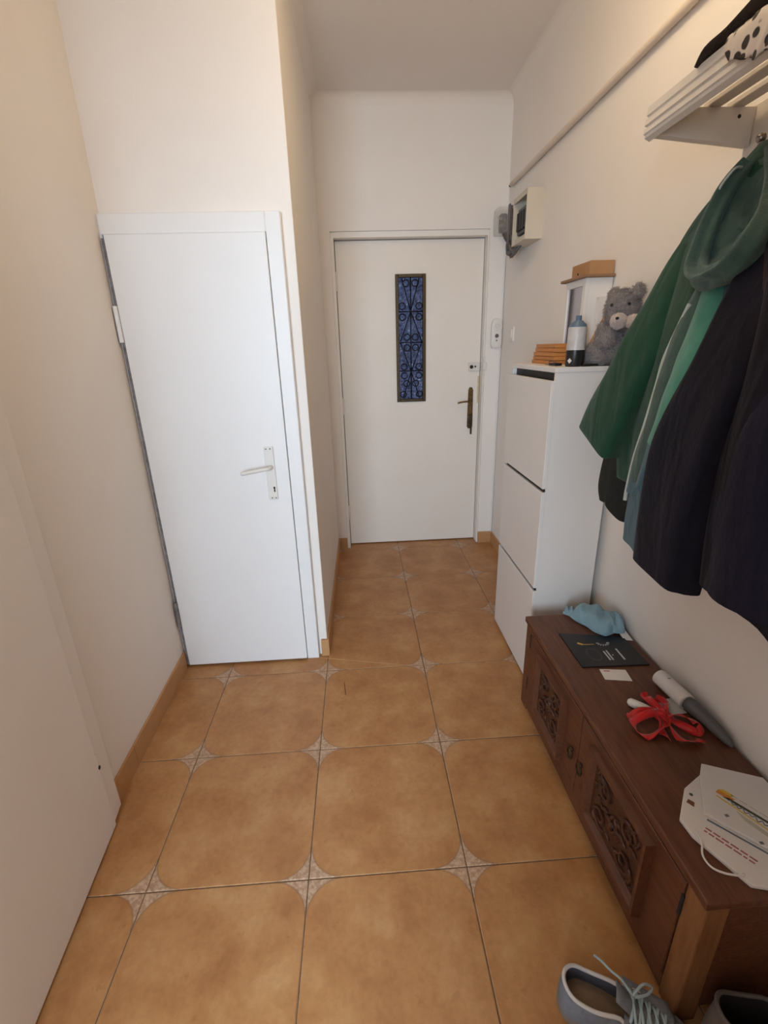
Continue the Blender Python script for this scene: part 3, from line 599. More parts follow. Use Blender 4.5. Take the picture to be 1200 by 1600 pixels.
# on the shelf
b = B(); path = [(0.896, 0.200, 1.900, 0.004), (0.900, 0.165, 1.915, 0.012), (0.912, 0.125, 1.920, 0.017), (0.93, 0.06, 1.936, 0.026), (0.95, -0.02, 1.95, 0.034), (0.97, -0.12, 1.955, 0.04), (0.98, -0.22, 1.94, 0.03), (0.98, -0.28, 1.925, 0.01)]
pp = crom(path, 4); n = 12
b.loft([[(x+math.cos(a)*(r*1.5+0.01), y, 1.908+(z-1.908)*0.9+math.sin(a)*r*0.55) for a in [2*math.pi*j/n for j in range(n)]] for x, y, z, r in pp])
obj('felt_hat', b, 'brownfelt', smooth=True, label='dark brown felt hat with a pointed brim lying on the rack shelf', cat='hat')
# spotted scarf draped over the front board
prof = [(0.99, 1.914), (0.95, 1.916), (0.915, 1.914), (0.895, 1.909), (0.880, 1.898), (0.876, 1.880), (0.876, 1.855), (0.878, 1.835)]
pf = crom(prof, 3); rows = []
for k in range(25):
    y = 0.085-0.20*k/24; cut = 0.0 if k > 8 else (8-k)/8
    row = []
    for i, (x, z) in enumerate(pf):
        t = i/(len(pf)-1)
        yy = y+0.012*t-0.01*math.sin(t*7+k*0.3); wv = 0.004*math.sin(k*0.9+t*3)
        zz = z if t < 0.45 else z+(1.902-z)*0.35*cut
        row.append((x-0.003-abs(wv), yy, zz+0.002*math.sin(k*1.3)))
    rows.append(row)
obj('spotted_scarf', B().grid(rows, thick=0.003), 'leopard', smooth=True, label='pale scarf with dark animal spots draped over the rack front board', cat='scarf')

# ================================================================== HANGING CLOTHES
def garment(levels, k=7, amp=0.10, ph=0.0, tw=1.5, n=72, per=8, hem=0.03, seed=0, ragged=0.0):
    """lofted hanging cloth: levels (cx, cy, z, half_y, half_x) from the hook to the hem, folds running down, hem turned inward"""
    L = crom(levels, per); m = len(L); rings = []
    for i, (cx, cy, z, a, bb) in enumerate(L):
        t = i/(m-1); am = amp*min(1, 0.15+1.5*t); ring = []
        for j in range(n):
            th = 2*math.pi*j/n
            f = math.sin(k*th+ph+tw*t)*0.6+math.sin((k*2-3)*th+2.1+ph-tw*1.3*t)*0.3
            f += 0.7*noise.noise(Vector((math.cos(th)*1.8, math.sin(th)*1.8, t*2.5+seed)))
            r = 1+am*f
            zz = z+(ragged*math.sin(2*th+seed)+ragged*0.5*math.sin(5*th+seed*2))*t*t
            ring.append((min(1.142, cx+bb*r*math.cos(th)), cy+a*r*math.sin(th), zz))
        rings.append(ring)
    last = rings[-1]; cx, cy = L[-1][0], L[-1][1]
    rings.append([(cx+(x-cx)*0.95, cy+(y-cy)*0.965, z-0.002) for x, y, z in last])
    rings.append([(cx+(x-cx)*0.90, cy+(y-cy)*0.93, z+hem) for x, y, z in last])
    return B().loft(rings)
def sleeve(path, n=40, k=5, amp=0.08, seed=0, per=7, hem=0.03, sq=1.0):
    pw = lambda q: math.copysign(abs(q)**sq, q)
    """tapering cloth tube: path (x, y, z, radius, flatten)"""
    L = crom(path, per); m = len(L); rings = []
    for i, (x, y, z, r, fl_) in enumerate(L):
        P = Vector(L[max(i-1, 0)][:3]); Q = Vector(L[min(i+1, m-1)][:3]); t = (Q-P).normalized()
        sd = t.cross(Vector((1, 0, 0))).normalized(); up = sd.cross(t).normalized(); ring = []
        for j in range(n):
            th = 2*math.pi*j/n; tt = i/(m-1)
            f = 1+amp*(0.6*math.sin(k*th+seed+2*tt)+0.8*noise.noise(Vector((math.cos(th)*1.5, math.sin(th)*1.5, tt*4+seed))))
            p = Vector((x, y, z))+sd*pw(math.cos(th))*r*f+up*pw(math.sin(th))*r*fl_*f
            p.x = min(p.x, 1.142); ring.append(p)
        rings.append(ring)
    c = Vector(L[-1][:3]); t = (c-Vector(L[-2][:3])).normalized()
    rings.append([c+(p-c)*0.94+t*0.001 for p in rings[-1]])
    rings.append([c+(p-c)*0.95-t*hem for p in rings[-1]])
    return B().loft(rings)
# charcoal garment lowest behind the green jacket
dk = thing('knit_jumper', (1.06, 0.52, 0.85), 'charcoal knitted jumper hanging behind the green sweatshirt, its hem showing below', 'jumper')
obj('body', garment([(1.10, 0.30, 1.72, 0.05, 0.03), (1.09, 0.36, 1.55, 0.11, 0.045), (1.08, 0.43, 1.3, 0.13, 0.05), (1.06, 0.46, 1.1, 0.14, 0.055), (1.05, 0.475, 0.95, 0.135, 0.058), (1.05, 0.475, 0.885, 0.12, 0.056)], k=6, amp=0.10, seed=3, ragged=0.012), 'darkolive', dk, smooth=True, angle=60)
obj('sleeve', sleeve([(1.06, 0.36, 1.45, 0.06, 0.8), (1.03, 0.33, 1.2, 0.055, 0.8), (1.02, 0.34, 0.98, 0.05, 0.8), (1.02, 0.345, 0.83, 0.04, 0.8)], seed=5), 'darkolive', dk, smooth=True, angle=60)
# green sweatshirt
gr = thing('green_sweatshirt', (1.03, 0.27, 1.0), 'bottle green sweatshirt with a wide sleeve, farthest garment along the rack', 'sweatshirt')
obj('body', garment([(1.09, 0.215, 1.785, 0.03, 0.03), (1.07, 0.195, 1.74, 0.07, 0.05), (1.06, 0.225, 1.66, 0.13, 0.07), (1.04, 0.205, 1.56, 0.18, 0.085), (1.03, 0.228, 1.40, 0.19, 0.09), (1.03, 0.262, 1.25, 0.19, 0.09), (1.03, 0.28, 1.12, 0.19, 0.09), (1.03, 0.28, 1.02, 0.185, 0.085)], k=8, amp=0.10, seed=1), 'green', gr, smooth=True, angle=60)
sl = obj('sleeve', sleeve([(1.03, 0.285, 1.60, 0.055, 0.9), (1.00, 0.31, 1.49, 0.066, 0.85), (0.965, 0.348, 1.36, 0.075, 0.8), (0.945, 0.42, 1.225, 0.086, 0.6), (0.930, 0.470, 1.118, 0.094, 0.42)], k=4, amp=0.10, seed=2, sq=0.6), 'green', gr, smooth=True, angle=60)
# teal hoodie
hd = thing('teal_hoodie', (0.97, 0.1, 0.88), 'teal zip hoodie with grey-green hood and white zip in front of the green sweatshirt', 'hoodie')
obj('body', garment([(1.06, 0.17, 1.68, 0.06, 0.04), (1.02, 0.10, 1.58, 0.12, 0.06), (0.99, 0.044, 1.45, 0.16, 0.075), (0.98, 0.084, 1.3, 0.17, 0.078), (0.97, 0.115, 1.15, 0.18, 0.082), (0.96, 0.115, 1.03, 0.18, 0.082)], k=8, amp=0.08, seed=4, hem=0.0), 'tealblue', hd, smooth=True, angle=60)
obj('hem_band', garment([(0.96, 0.115, 1.03, 0.172, 0.076), (0.958, 0.115, 0.97, 0.168, 0.075), (0.955, 0.112, 0.90, 0.165, 0.074)], k=8, amp=0.05, seed=4), 'tealblue', hd, smooth=True, angle=60)
obj('zip', B().tube(crom([(0.925, 0.155, 1.475), (0.917, 0.196, 1.37), (0.912, 0.203, 1.305), (0.90, 0.207, 1.205), (0.905, 0.236, 1.125), (0.905, 0.248, 1.04), (0.905, 0.25, 1.0)], 6), 0.0055, 6), 'zip', hd, smooth=True)
obj('front_panel', sleeve([(0.98, 0.15, 1.52, 0.05, 0.6), (0.945, 0.145, 1.42, 0.065, 0.5), (0.935, 0.155, 1.32, 0.068, 0.5), (0.925, 0.165, 1.20, 0.066, 0.5), (0.92, 0.19, 1.10, 0.06, 0.5), (0.925, 0.205, 1.02, 0.05, 0.5)], k=4, amp=0.12, seed=8), 'tealhood', hd, smooth=True, angle=60)
s2 = obj('sleeve', sleeve([(0.975, 0.115, 1.52, 0.05, 0.8), (0.93, 0.075, 1.38, 0.064, 0.75), (0.905, 0.085, 1.27, 0.060, 0.7), (0.895, 0.108, 1.175, 0.050, 0.7)], k=4, amp=0.10, seed=6), 'teal', hd, smooth=True, angle=60)
obj('cuff', sleeve([(0.895, 0.110, 1.172, 0.044, 0.7), (0.892, 0.122, 1.11, 0.042, 0.7), (0.892, 0.130, 1.065, 0.044, 0.7)], k=7, amp=0.05, seed=6), 'tealblue', s2, smooth=True, angle=60)
# hood: bowl with a thick rolled rim, opening towards the corridor
rim = crom([(1.02, 0.186, 1.735), (0.98, 0.180, 1.680), (0.945, 0.165, 1.600), (0.925, 0.143, 1.545), (0.905, 0.085, 1.517), (0.893, 0.004, 1.527), (0.905, -0.015, 1.562), (0.94, 0.0, 1.61), (0.985, 0.06, 1.68), (1.03, 0.14, 1.745)], 6)
cen = Vector((1.03, 0.11, 1.59)); rv = [Vector(p) for p in rim]
ctr = sum(rv, Vector())/len(rv)
outer = [rv]
for t in (0.2, 0.4, 0.6, 0.8, 0.95):
    g = 1+0.22*math.sin(math.pi*min(t*1.2, 1)); sh = 1-t*t
    outer.append([cen*t+(ctr+(p-ctr)*g)*(1-t)+(p-ctr)*sh*0.35*t for p in rv])
inner = [[p for p in rv]]
for t in (0.12, 0.25, 0.4, 0.55, 0.7, 0.85, 1.0): inner.append([(ctr+(p-ctr)*(1-0.9*t))+Vector((0.004+0.020*t+0.012*noise.noise(p*22+Vector((t*4, 0, 0))), 0.0, -0.01*t)) for p in rv])
ho = obj('hood', B().loft(outer, cap0=False), 'tealhood', hd, smooth=True)
obj('hood_inside', B().loft(inner, cap0=False), 'tealhood', ho, smooth=True)
obj('hood_rim', sleeve([(x, y, z, 0.013+0.008*math.sin(math.pi*i/(len(rim)-1)), 1.25) for i, (x, y, z) in enumerate(rim)], n=24, k=5, amp=0.42, seed=21, per=4, hem=0.002), 'tealhood', ho, smooth=True)
obj('drawstring', B().tube(crom([(0.99, 0.165, 1.726), (0.972, 0.160, 1.722), (0.962, 0.175, 1.700), (0.955, 0.18, 1.675)], 5), 0.0025, 6), 'zip', ho, smooth=True)
# black coat in front
ct_ = thing('black_coat', (0.97, -0.2, 0.88), 'long black and navy coat, nearest garment on the coat rack', 'coat')
obj('body', garment([(1.08, 0.03, 1.74, 0.04, 0.04), (1.05, 0.01, 1.66, 0.10, 0.07), (1.02, -0.06, 1.58, 0.15, 0.09), (0.99, -0.155, 1.48, 0.19, 0.105), (0.98, -0.185, 1.35, 0.21, 0.115), (0.97, -0.205, 1.2, 0.22, 0.12), (0.97, -0.22, 1.08, 0.22, 0.12), (0.975, -0.23, 0.925, 0.22, 0.115)], k=7, amp=0.10, seed=9, ragged=0.008), 'blackcoat', ct_, smooth=True, angle=60)
obj('sleeve', sleeve([(0.985, -0.02, 1.58, 0.055, 0.8), (0.945, -0.035, 1.48, 0.070, 0.75), (0.91, -0.030, 1.345, 0.082, 0.7), (0.885, -0.012, 1.20, 0.090, 0.65), (0.878, 0.006, 1.06, 0.090, 0.55), (0.882, 0.018, 0.900, 0.088, 0.42)], k=5, amp=0.11, seed=11, sq=0.62), 'blackcoat', ct_, smooth=True, angle=60)
obj('lining', sleeve([(0.985, 0.0, 1.66, 0.035, 0.6), (0.955, -0.02, 1.60, 0.042, 0.5), (0.93, -0.06, 1.53, 0.045, 0.5), (0.90, -0.10, 1.42, 0.04, 0.5)], k=3, amp=0.1, seed=12), 'maroon', ct_, smooth=True, angle=60)
obj('navy_panel', sleeve([(0.93, -0.14, 1.40, 0.07, 0.5), (0.89, -0.17, 1.25, 0.09, 0.45), (0.885, -0.19, 1.10, 0.10, 0.4), (0.89, -0.20, 0.945, 0.10, 0.4)], k=4, amp=0.10, seed=13), 'navy', ct_, smooth=True, angle=60)
bs = sleeve([(1.05, -0.02, 1.74, 0.03, 0.7), (0.985, -0.045, 1.68, 0.04, 0.7), (0.935, -0.075, 1.60, 0.045, 0.6), (0.92, -0.09, 1.53, 0.035, 0.6)], k=4, amp=0.12, seed=14)
obj('beige_scarf', bs, 'beige', smooth=True, label='beige cloth scarf hanging above the black coat at the right edge', cat='scarf')

# ================================================================== CARVED BENCH CHEST
bx0, bx1, by0, by1, bh = 0.822, 1.140, -0.352, 0.640, 0.400
bc = thing('bench_chest', (0.98, 0.144, 0), 'low dark wooden bench chest with two carved doors along the wall', 'bench')
obj('top', B().box(bx0-0.008, bx1, by0-0.006, by1+0.004, bh-0.022, bh, 0.004, 2), 'wood', bc)
obj('back_panel', B().box(bx1-0.012, bx1-0.002, by0+0.02, by1-0.02, 0.03, bh-0.022), 'wood', bc)
for y0, y1 in ((by0, by0+0.020), (by1-0.020, by1)):
    bb = B().box(bx0+0.052, bx1-0.05, y0+0.006, y1-0.004, 0.04, bh-0.022)
    obj('end_panel', bb, 'wood', bc)
for x0, x1 in ((bx1-0.05, bx1-0.002),):
    for y0, y1 in ((by0, by0+0.02), (by1-0.02, by1)): obj('rear_post', B().box(x0, x1, y0, y1, 0, bh-0.022, 0.002), 'wood', bc)
obj('front_post', B().box(bx0, bx0+0.05, by0, by0+0.052, 0, bh-0.022, 0.004, 2), 'wood2', bc)
obj('front_post', B().box(bx0, bx0+0.05, by1-0.055, by1, 0, bh-0.022, 0.004, 2), 'wood', bc)
obj('bottom_rail', B().box(bx0+0.002, bx0+0.02, by0+0.052, by1-0.055, 0.012, 0.060, 0.002), 'wood', bc)
obj('floor_board', B().box(bx0+0.02, bx1-0.012, by0+0.02, by1-0.02, 0.04, 0.052), 'wood', bc)
obj('top_rail', B().box(bx0+0.002, bx0+0.02, by0+0.052, by1-0.055, bh-0.034, bh-0.022), 'wood', bc)
rnd = random.Random(3)
def carved_door(y0, y1, ry0, ry1, knob_y):
    d = obj('door', B().box(bx0-0.002, bx0+0.018, y0, y1, 0.062, bh-0.036, 0.002), 'wood', bc)
    z0, z1 = 0.088, 0.338; fw = 0.028; xf = bx0-0.002
    rec = B()   # bevelled moulding standing proud of the door
    for a in (0,):
        def mould(p, q, w):   # p,q along the outer edge; w inward direction
            p, q, w = Vector(p), Vector(q), Vector(w)
            dr_ = (q-p).normalized()
            def ring(o, s): return [o, o+Vector((-0.020, 0, 0))+w*0.004+dr_*s*0.004, o+Vector((-0.018, 0, 0))+w*(fw*0.55)+dr_*s*fw*0.55, o+w*fw+dr_*s*fw]
            return ring(p, 1), ring(q, -1)
        for p, q, wv in (((xf, ry0, z0), (xf, ry1, z0), (0, 0, 1)), ((xf, ry1, z1), (xf, ry0, z1), (0, 0, -1)), ((xf, ry0, z1), (xf, ry0, z0), (0, 1, 0)), ((xf, ry1, z0), (xf, ry1, z1), (0, -1, 0))):
            r0, r1 = mould(p, q, wv); m_ = B().loft([r0, r1]); obj('moulding', m_, 'wood', d)
    # carved relief: background, scrolls and leaves
    c = B().box(xf-0.003, xf, ry0+fw*0.8, ry1-fw*0.8, z0+fw*0.8, z1-fw*0.8)
    ya, yb, za, zb = ry0+fw, ry1-fw, z0+fw, z1-fw; my, mz = (ya+yb)/2, (za+zb)/2
    def spiral(cy, cz, r, turns, sy, ph):
        pts = []
        for i in range(22):
            t = i/21; a = ph+t*turns*2*math.pi; rr = r*(1-0.85*t)
            pts.append((xf-0.005-0.003*t, cy+sy*rr*math.cos(a), cz+rr*math.sin(a)))
        c.tube(pts, [0.006*(1-0.4*i/21) for i in range(22)], 6)
    hw, hh = (yb-ya)/2, (zb-za)/2
    for sy in (1, -1):
        spiral(my+sy*hw*0.52, mz+hh*0.5, min(hw, hh)*0.36, 1.4, sy, 0.4); spiral(my+sy*hw*0.52, mz-hh*0.48, min(hw, hh)*0.38, 1.4, sy, 3.4)
        for i in range(7):
            a = i/6*math.pi*0.9-0.2; rr = 0.8
            ly, lz = my+sy*hw*rr*math.cos(a*0.5), mz+hh*rr*math.sin(a*2-1.2)
            mx = Matrix.Translation((xf-0.005, ly, lz)) @ Matrix.Rotation(a*2*sy, 4, 'X')
            c.ball((0, 0, 0), 0.013, 1, (0.5, 0.55, 1.4), mx=mx)
    for i in range(6):
        a = i/6*2*math.pi
        c.ball((0, 0, 0), 0.012, 1, (0.6, 0.6, 1.3), mx=Matrix.Translation((xf-0.006, my+0.018*math.cos(a), mz+0.018*math.sin(a))) @ Matrix.Rotation(-a+math.pi/2, 4, 'X'))
    c.ball((xf-0.009, my, mz), 0.009, 2, (0.8, 1, 1))
    for i in range(16):
        c.ball((0, 0, 0), rnd.uniform(0.006, 0.011), 1, (0.5, 0.6, 1.3), mx=Matrix.Translation((xf-0.004, rnd.uniform(ya+0.008, yb-0.008), rnd.uniform(za+0.008, zb-0.008))) @ Matrix.Rotation(rnd.uniform(0, 6), 4, 'X'))
    obj('carving', c, 'carve', d, smooth=True, angle=50)
    pu = obj('pull', B().ball((xf-0.004, knob_y, 0.205), 0.009, 2, (0.5, 1, 1)), 'darkbrass', d, smooth=True)
    obj('pull_ring', B().tube([(xf-0.008, knob_y+0.015*math.cos(a), 0.188+0.018*math.sin(a)) for a in [2*math.pi*k/16 for k in range(16)]], 0.0026, 6, closed=True), 'darkbrass', pu, smooth=True)
    return d
carved_door(by0+0.054, 0.1525, -0.205, 0.075, 0.128)
carved_door(0.1575, by1-0.057, 0.250, 0.490, 0.190)
for y, z in ((by1-0.056, 0.325), (by1-0.056, 0.130), (by0+0.053, 0.30)): obj('hinge_slot', B().box(bx0-0.0035, bx0+0.01, y-0.004, y+0.004, z-0.03, z+0.03, 0.001), 'gap', bc)
obj('centre_gap', B().box(bx0+0.004, bx0+0.012, 0.150, 0.160, 0.062, bh-0.036), 'gap', bc)

# ------------------------------------------------------------------ things on the bench
Z = bh
pc = thing('cloth_pouch', (1.06, 0.565, Z), 'light blue cloth bag lying crumpled on the bench by the cabinet', 'bag')
def pillow(c, ang, L, W, H, seed, n=28, m=14):
    rings = []; ca, sa = math.cos(ang), math.sin(ang)
    for i in range(m+1):
        t = -1+2*i/m; e = (1-abs(t)**3.2)**0.5 if abs(t) < 1 else 0.0
        ring = []
        for j in range(n):
            a = 2*math.pi*j/n; u, v = math.cos(a), math.sin(a)
            sq = lambda q: math.copysign(abs(q)**0.7, q)
            wv = 1+0.10*noise.noise(Vector((t*2.2+seed, u*1.6, v*1.6)))+0.05*noise.noise(Vector((t*6+seed, u*4, v*4)))
            y = sq(u)*W*(0.86+0.14*e)*wv; z = H*(0.18+0.82*e)*(max(v, -0.0) if v > 0 else v*0.25)*wv
            z += 0.010*math.sin(t*8+u*3.4+seed)*max(v, 0)
            x = t*L
            ring.append((c[0]+x*ca-y*sa, c[1]+x*sa+y*ca, max(c[2]+0.0015, c[2]+H*0.2+z)))
        rings.append(ring)
    return B().loft(rings)
obj('pouch', pillow((1.055, 0.565, Z), R(-64), 0.085, 0.058, 0.052, 2.0), 'bluebag', pc, smooth=True, sub=1)
obj('pouch_fold', pillow((1.095, 0.525, Z+0.008), R(-20), 0.040, 0.045, 0.045, 5.0), 'bluebag', pc, smooth=True, sub=1)
obj('drawstring_end', pillow((0.990, 0.634, Z), R(-50), 0.026, 0.018, 0.026, 7.0), 'bluebag', pc, smooth=True, sub=1)
obj('tag', B().grid([[(1.098+0.014*i+0.006*t, 0.508-0.055*t-0.004*i, Z+0.018*(1-t)**2+0.003+0.003*math.sin(3*t)) for i in range(3)] for t in [k/8 for k in range(9)]], thick=0.0008), 'paper', pc, label='pale care tag')
def flat(poly, z0, h, mx=None): return B().prism(poly, z0, z0+h, mx=mx)
bk = thing('booklet', (0.99, 0.41, Z), 'black printed booklet lying on the bench beside the blue bag', 'booklet')
obj('cover', B().prism([(0.891, 0.322), (1.112, 0.315), (1.108, 0.470), (0.893, 0.512)], Z+0.0005, Z+0.005), 'booklet', bk)
zp = Z+0.0053
def strip(p, q, wd, m_, par, name='print_line', z=None, h=0.0004):
    p, q = Vector((*p, 0)), Vector((*q, 0)); d_ = (q-p).normalized(); nn_ = Vector((-d_.y, d_.x, 0))*wd/2
    zz = zp if z is None else z
    return obj(name, B().prism([((p-nn_).x, (p-nn_).y), ((q-nn_).x, (q-nn_).y), ((q+nn_).x, (q+nn_).y), ((p+nn_).x, (p+nn_).y)], zz, zz+h), m_, par)
strip((0.931, 0.448), (0.946, 0.437), 0.009, 'gold', bk, 'spoon_print'); strip((0.945, 0.438), (0.985, 0.436), 0.0025, 'gold', bk, 'spoon_print')
strip((0.998, 0.395), (0.998, 0.347), 0.005, 'whiteprint', bk); strip((1.009, 0.398), (1.008, 0.347), 0.005, 'whiteprint', bk)
strip((1.046, 0.404), (1.046, 0.345), 0.006, 'whiteprint', bk); strip((1.017, 0.372), (1.021, 0.372), 0.005, 'whiteprint', bk)
for k in range(8):
    a = math.pi*(0.05+0.9*k/7); c_ = (1.018, 0.443)
    strip((c_[0]+0.014*math.cos(a), c_[1]-0.012*math.sin(a)), (c_[0]+0.024*math.cos(a), c_[1]-0.020*math.sin(a)), 0.003, 'whiteprint', bk, 'ray_print')
obj('cup_print', B().tube([(0.958+0.022*math.cos(a), 0.380+0.032*math.sin(a), zp) for a in [2*math.pi*k/20 for k in range(20)]], 0.003, 4, closed=True, flat=0.15), mat('dark_grey_print', srgb(58, 58, 62), 0.4), bk)
cw = thing('business_card', (0.98, 0.28, Z), 'small white card lying beside the black booklet on the bench', 'card')
obj('card', B().prism([(0.936, 0.262), (1.016, 0.247), (1.023, 0.300), (0.942, 0.311)], Z+0.0003, Z+0.0012), 'paper', cw)
strip((0.951, 0.301), (0.970, 0.2985), 0.004, 'redprint', cw, z=Z+0.0013)
# white-grey lint roller with loose sheet
lr = thing('lint_roller', (1.11, 0.12, Z), 'white paper lint roller with a grey handle against the wall', 'lint roller')
A_, C_ = Vector((1.088, 0.232, Z+0.026)), Vector((1.098, 0.118, Z+0.026))
obj('paper_roll', B().tube([A_, A_+(C_-A_)*0.02, C_-(C_-A_)*0.02, C_], [0.021, 0.0245, 0.0245, 0.0225], 20), 'paper', lr, smooth=True, angle=40)
obj('handle', B().tube([C_+Vector((0, 0.001, 0)), C_+Vector((0.004, -0.012, -0.001)), C_+Vector((0.012, -0.05, -0.004)), C_+Vector((0.020, -0.10, -0.010)), C_+Vector((0.024, -0.13, -0.014)), C_+Vector((0.025, -0.142, -0.018))], [0.019, 0.020, 0.018, 0.014, 0.010, 0.004], 14), 'greyplastic', lr, smooth=True)
obj('loose_sheet', B().prism([(1.038, 0.160), (1.085, 0.165), (1.094, 0.105), (1.044, 0.101)], Z+0.0004, Z+0.0014), 'paper', lr)
obj('roll_mark', B().box(1.084, 1.094, 0.190, 0.193, Z+0.0502, Z+0.0508), 'greyplastic', lr)
obj('plastic_capsule', B().tube([(0.945, 0.153, Z+0.013), (0.949, 0.149, Z+0.013), (0.958, 0.140, Z+0.013), (0.976, 0.122, Z+0.012), (0.995, 0.104, Z+0.011), (0.999, 0.100, Z+0.011)], [0.005, 0.011, 0.0125, 0.0125, 0.011, 0.004], 14), 'plastic', smooth=True, label='small rounded white plastic stick beside the red ribbon', cat='plastic stick')
# red ribbon bow
rb = thing('ribbon_bow', (1.0, 0.08, Z), 'crumpled red ribbon bow with long loops lying on the bench', 'ribbon')
def ribbon(pts, wd=0.021, th=0.0012):
    P = [Vector(p) for p in crom(pts, 8)]; rows = []
    for i, p in enumerate(P):
        t = (P[min(i+1, len(P)-1)]-P[max(i-1, 0)]).normalized(); sd = t.cross(Vector((0, 0, 1))).normalized()
        tilt = 0.9*math.sin(i*0.21); v = sd*math.cos(tilt)+Vector((0, 0, 1))*abs(math.sin(tilt))
        rows.append([p-v*wd*0.1, p+v*wd*0.4, p+v*wd*0.9])
    return B().grid(rows, thick=th)
K = (1.006, 0.088)
z_ = Z+0.004
loops = [
 [(K[0], K[1], z_+0.012), (0.965, 0.082, z_+0.014), (0.922, 0.068, z_+0.008), (0.915, 0.047, z_), (0.940, 0.036, z_), (0.980, 0.052, z_+0.004), (K[0], K[1]-0.01, z_+0.01)],
 [(K[0], K[1], z_+0.012), (0.960, 0.098, z_+0.010), (0.930, 0.094, z_+0.002), (0.915, 0.086, z_)],
 [(K[0], K[1], z_+0.012), (0.995, 0.130, z_+0.016), (0.994, 0.166, z_+0.012), (1.004, 0.176, z_+0.01), (1.018, 0.150, z_+0.008), (1.016, 0.115, z_+0.01), (K[0], K[1], z_+0.01)],
 [(K[0], K[1], z_+0.012), (1.050, 0.082, z_+0.014), (1.085, 0.060, z_+0.012), (1.090, 0.035, z_+0.006), (1.068, 0.022, z_), (1.040, 0.045, z_+0.002), (1.015, 0.078, z_+0.01)],
 [(K[0], K[1], z_+0.012), (1.005, 0.050, z_+0.012), (1.015, 0.014, z_+0.004), (1.040, 0.003, z_), (1.058, 0.012, z_)],
 [(K[0], K[1], z_+0.012), (0.990, 0.055, z_+0.008), (0.985, 0.028, z_+0.002), (0.985, 0.012, z_)],
 [(K[0], K[1], z_+0.012), (1.025, 0.118, z_+0.014), (1.040, 0.140, z_+0.006), (1.030, 0.158, z_)]]
for q in loops: obj('loop', ribbon(q), 'red', rb, smooth=True)
obj('knot', pillow((K[0], K[1], Z+0.004), 0.4, 0.016, 0.014, 0.020, 1.0), 'red', rb, smooth=True)
for k in range(6): obj('bead', B().ball((K[0]+0.012*math.cos(k*1.9), K[1]+0.014*math.sin(k*1.7), Z+0.027), 0.0022, 1), 'glitter', rb)
# paper bag with leaflets
pb = thing('paper_bag', (0.98, -0.2, Z), 'flat white paper carrier bag with a twisted handle on the near bench end', 'paper bag')
obj('bag', B().prism([(0.866, -0.198), (0.925, -0.128), (1.020, -0.078), (1.125, -0.235), (1.100, -0.335), (0.945, -0.345), (0.915, -0.338), (0.868, -0.236)], Z+0.0005, Z+0.010, bev=0.002), 'paper', pb)
obj('handle', B().tube(crom([(0.880, -0.225, Z+0.011), (0.876, -0.252, Z+0.013), (0.862, -0.276, Z+0.008), (0.864, -0.298, Z+0.006), (0.880, -0.314, Z+0.010), (0.905, -0.322, Z+0.013), (0.915, -0.318, Z+0.011)], 5), 0.0022, 6), 'paper', pb, smooth=True)
def lines(par, p, q, rows, wd, m_, z, step):
    p, q = Vector((*p, 0)), Vector((*q, 0)); d_ = (q-p); n_ = Vector((-d_.y, d_.x, 0)).normalized()
    r_ = random.Random(5)
    for k in range(rows):
        o_ = n_*(-step*k); s = 0.02
        while s < 0.95:
            e_ = min(1, s+r_.uniform(0.06, 0.16)); a, c = p+d_*s+o_, p+d_*e_+o_
            strip(a[:2], c[:2], wd, m_, par, 'print_word', z=z); s = e_+0.03
lines(pb, (0.905, -0.222), (0.960, -0.298), 2, 0.0035, 'redprint', Z+0.0101, 0.009)
strip((0.922, -0.206), (1.02, -0.315), 0.004, 'bluegrey', pb, z=Z+0.0101)
obj('leaf_print', B().prism([(0.905, -0.163), (0.914, -0.156), (0.922, -0.166), (0.914, -0.176)], Z+0.0101, Z+0.0106), mat('brown_print', srgb(120, 74, 50), 0.7), pb)
obj('dot_print', B().cyl((0.928, -0.146, Z+0.0101), (0.928, -0.146, Z+0.0106), 0.004, 10), 'oliveprint', pb)
lf = thing('leaflet', (1.03, -0.18, Z+0.0105), 'folded white leaflet printed with yellow and dark lettering on the paper bag', 'leaflet')
za = Z+0.0165
obj('sheet', B().prism([(0.922, -0.196), (0.975, -0.108), (1.005, -0.072), (1.120, -0.122), (1.125, -0.250), (1.050, -0.332)], Z+0.0108, za, bev=0.001), 'paper', lf)
# printed band across the sheet, from its left edge towards the right of the bench
o0, ux, uy = Vector((0.985, -0.165)), Vector((0.62, -0.78)).normalized(), Vector((0.78, 0.62)).normalized()
def bandp(m_, name, pts): return obj(name, B().prism([tuple(o0+ux*a+uy*c) for a, c in pts], za+0.0001, za+0.0006), m_, lf)
bandp('yellowprint', 'yellow_print', [(-0.012, 0.020), (0.012, 0.016), (0.018, 0.026), (-0.004, 0.028)])
bandp('orangeprint', 'orange_print', [(-0.014, 0.008), (0.014, 0.008), (0.022, 0.017), (-0.012, 0.019)])
bandp('oliveprint', 'dark_band', [(0.0, 0.006), (0.135, 0.000), (0.135, 0.005), (0.012, 0.012)])
bandp('yellowprint', 'yellow_rule', [(-0.010, -0.002), (0.125, -0.021), (0.125, -0.018), (-0.010, 0.001)])
bandp('orangeprint', 'orange_flash', [(0.090, -0.013), (0.118, -0.004), (0.128, -0.002), (0.108, -0.018)])
bandp('paleolive', 'pale_band', [(0.03, -0.012), (0.125, -0.030), (0.125, -0.040), (0.05, -0.026)])
pts = []
for k in range(60):
    t = k/59; pts.append((*(o0+ux*(0.012+0.076*t)+uy*(0.0035-0.010*t+0.0034*math.sin(t*40)+0.0015*math.sin(t*23))), za+0.0006))
obj('script_print', B().tube(pts, 0.0010, 4), 'bluegrey', lf)
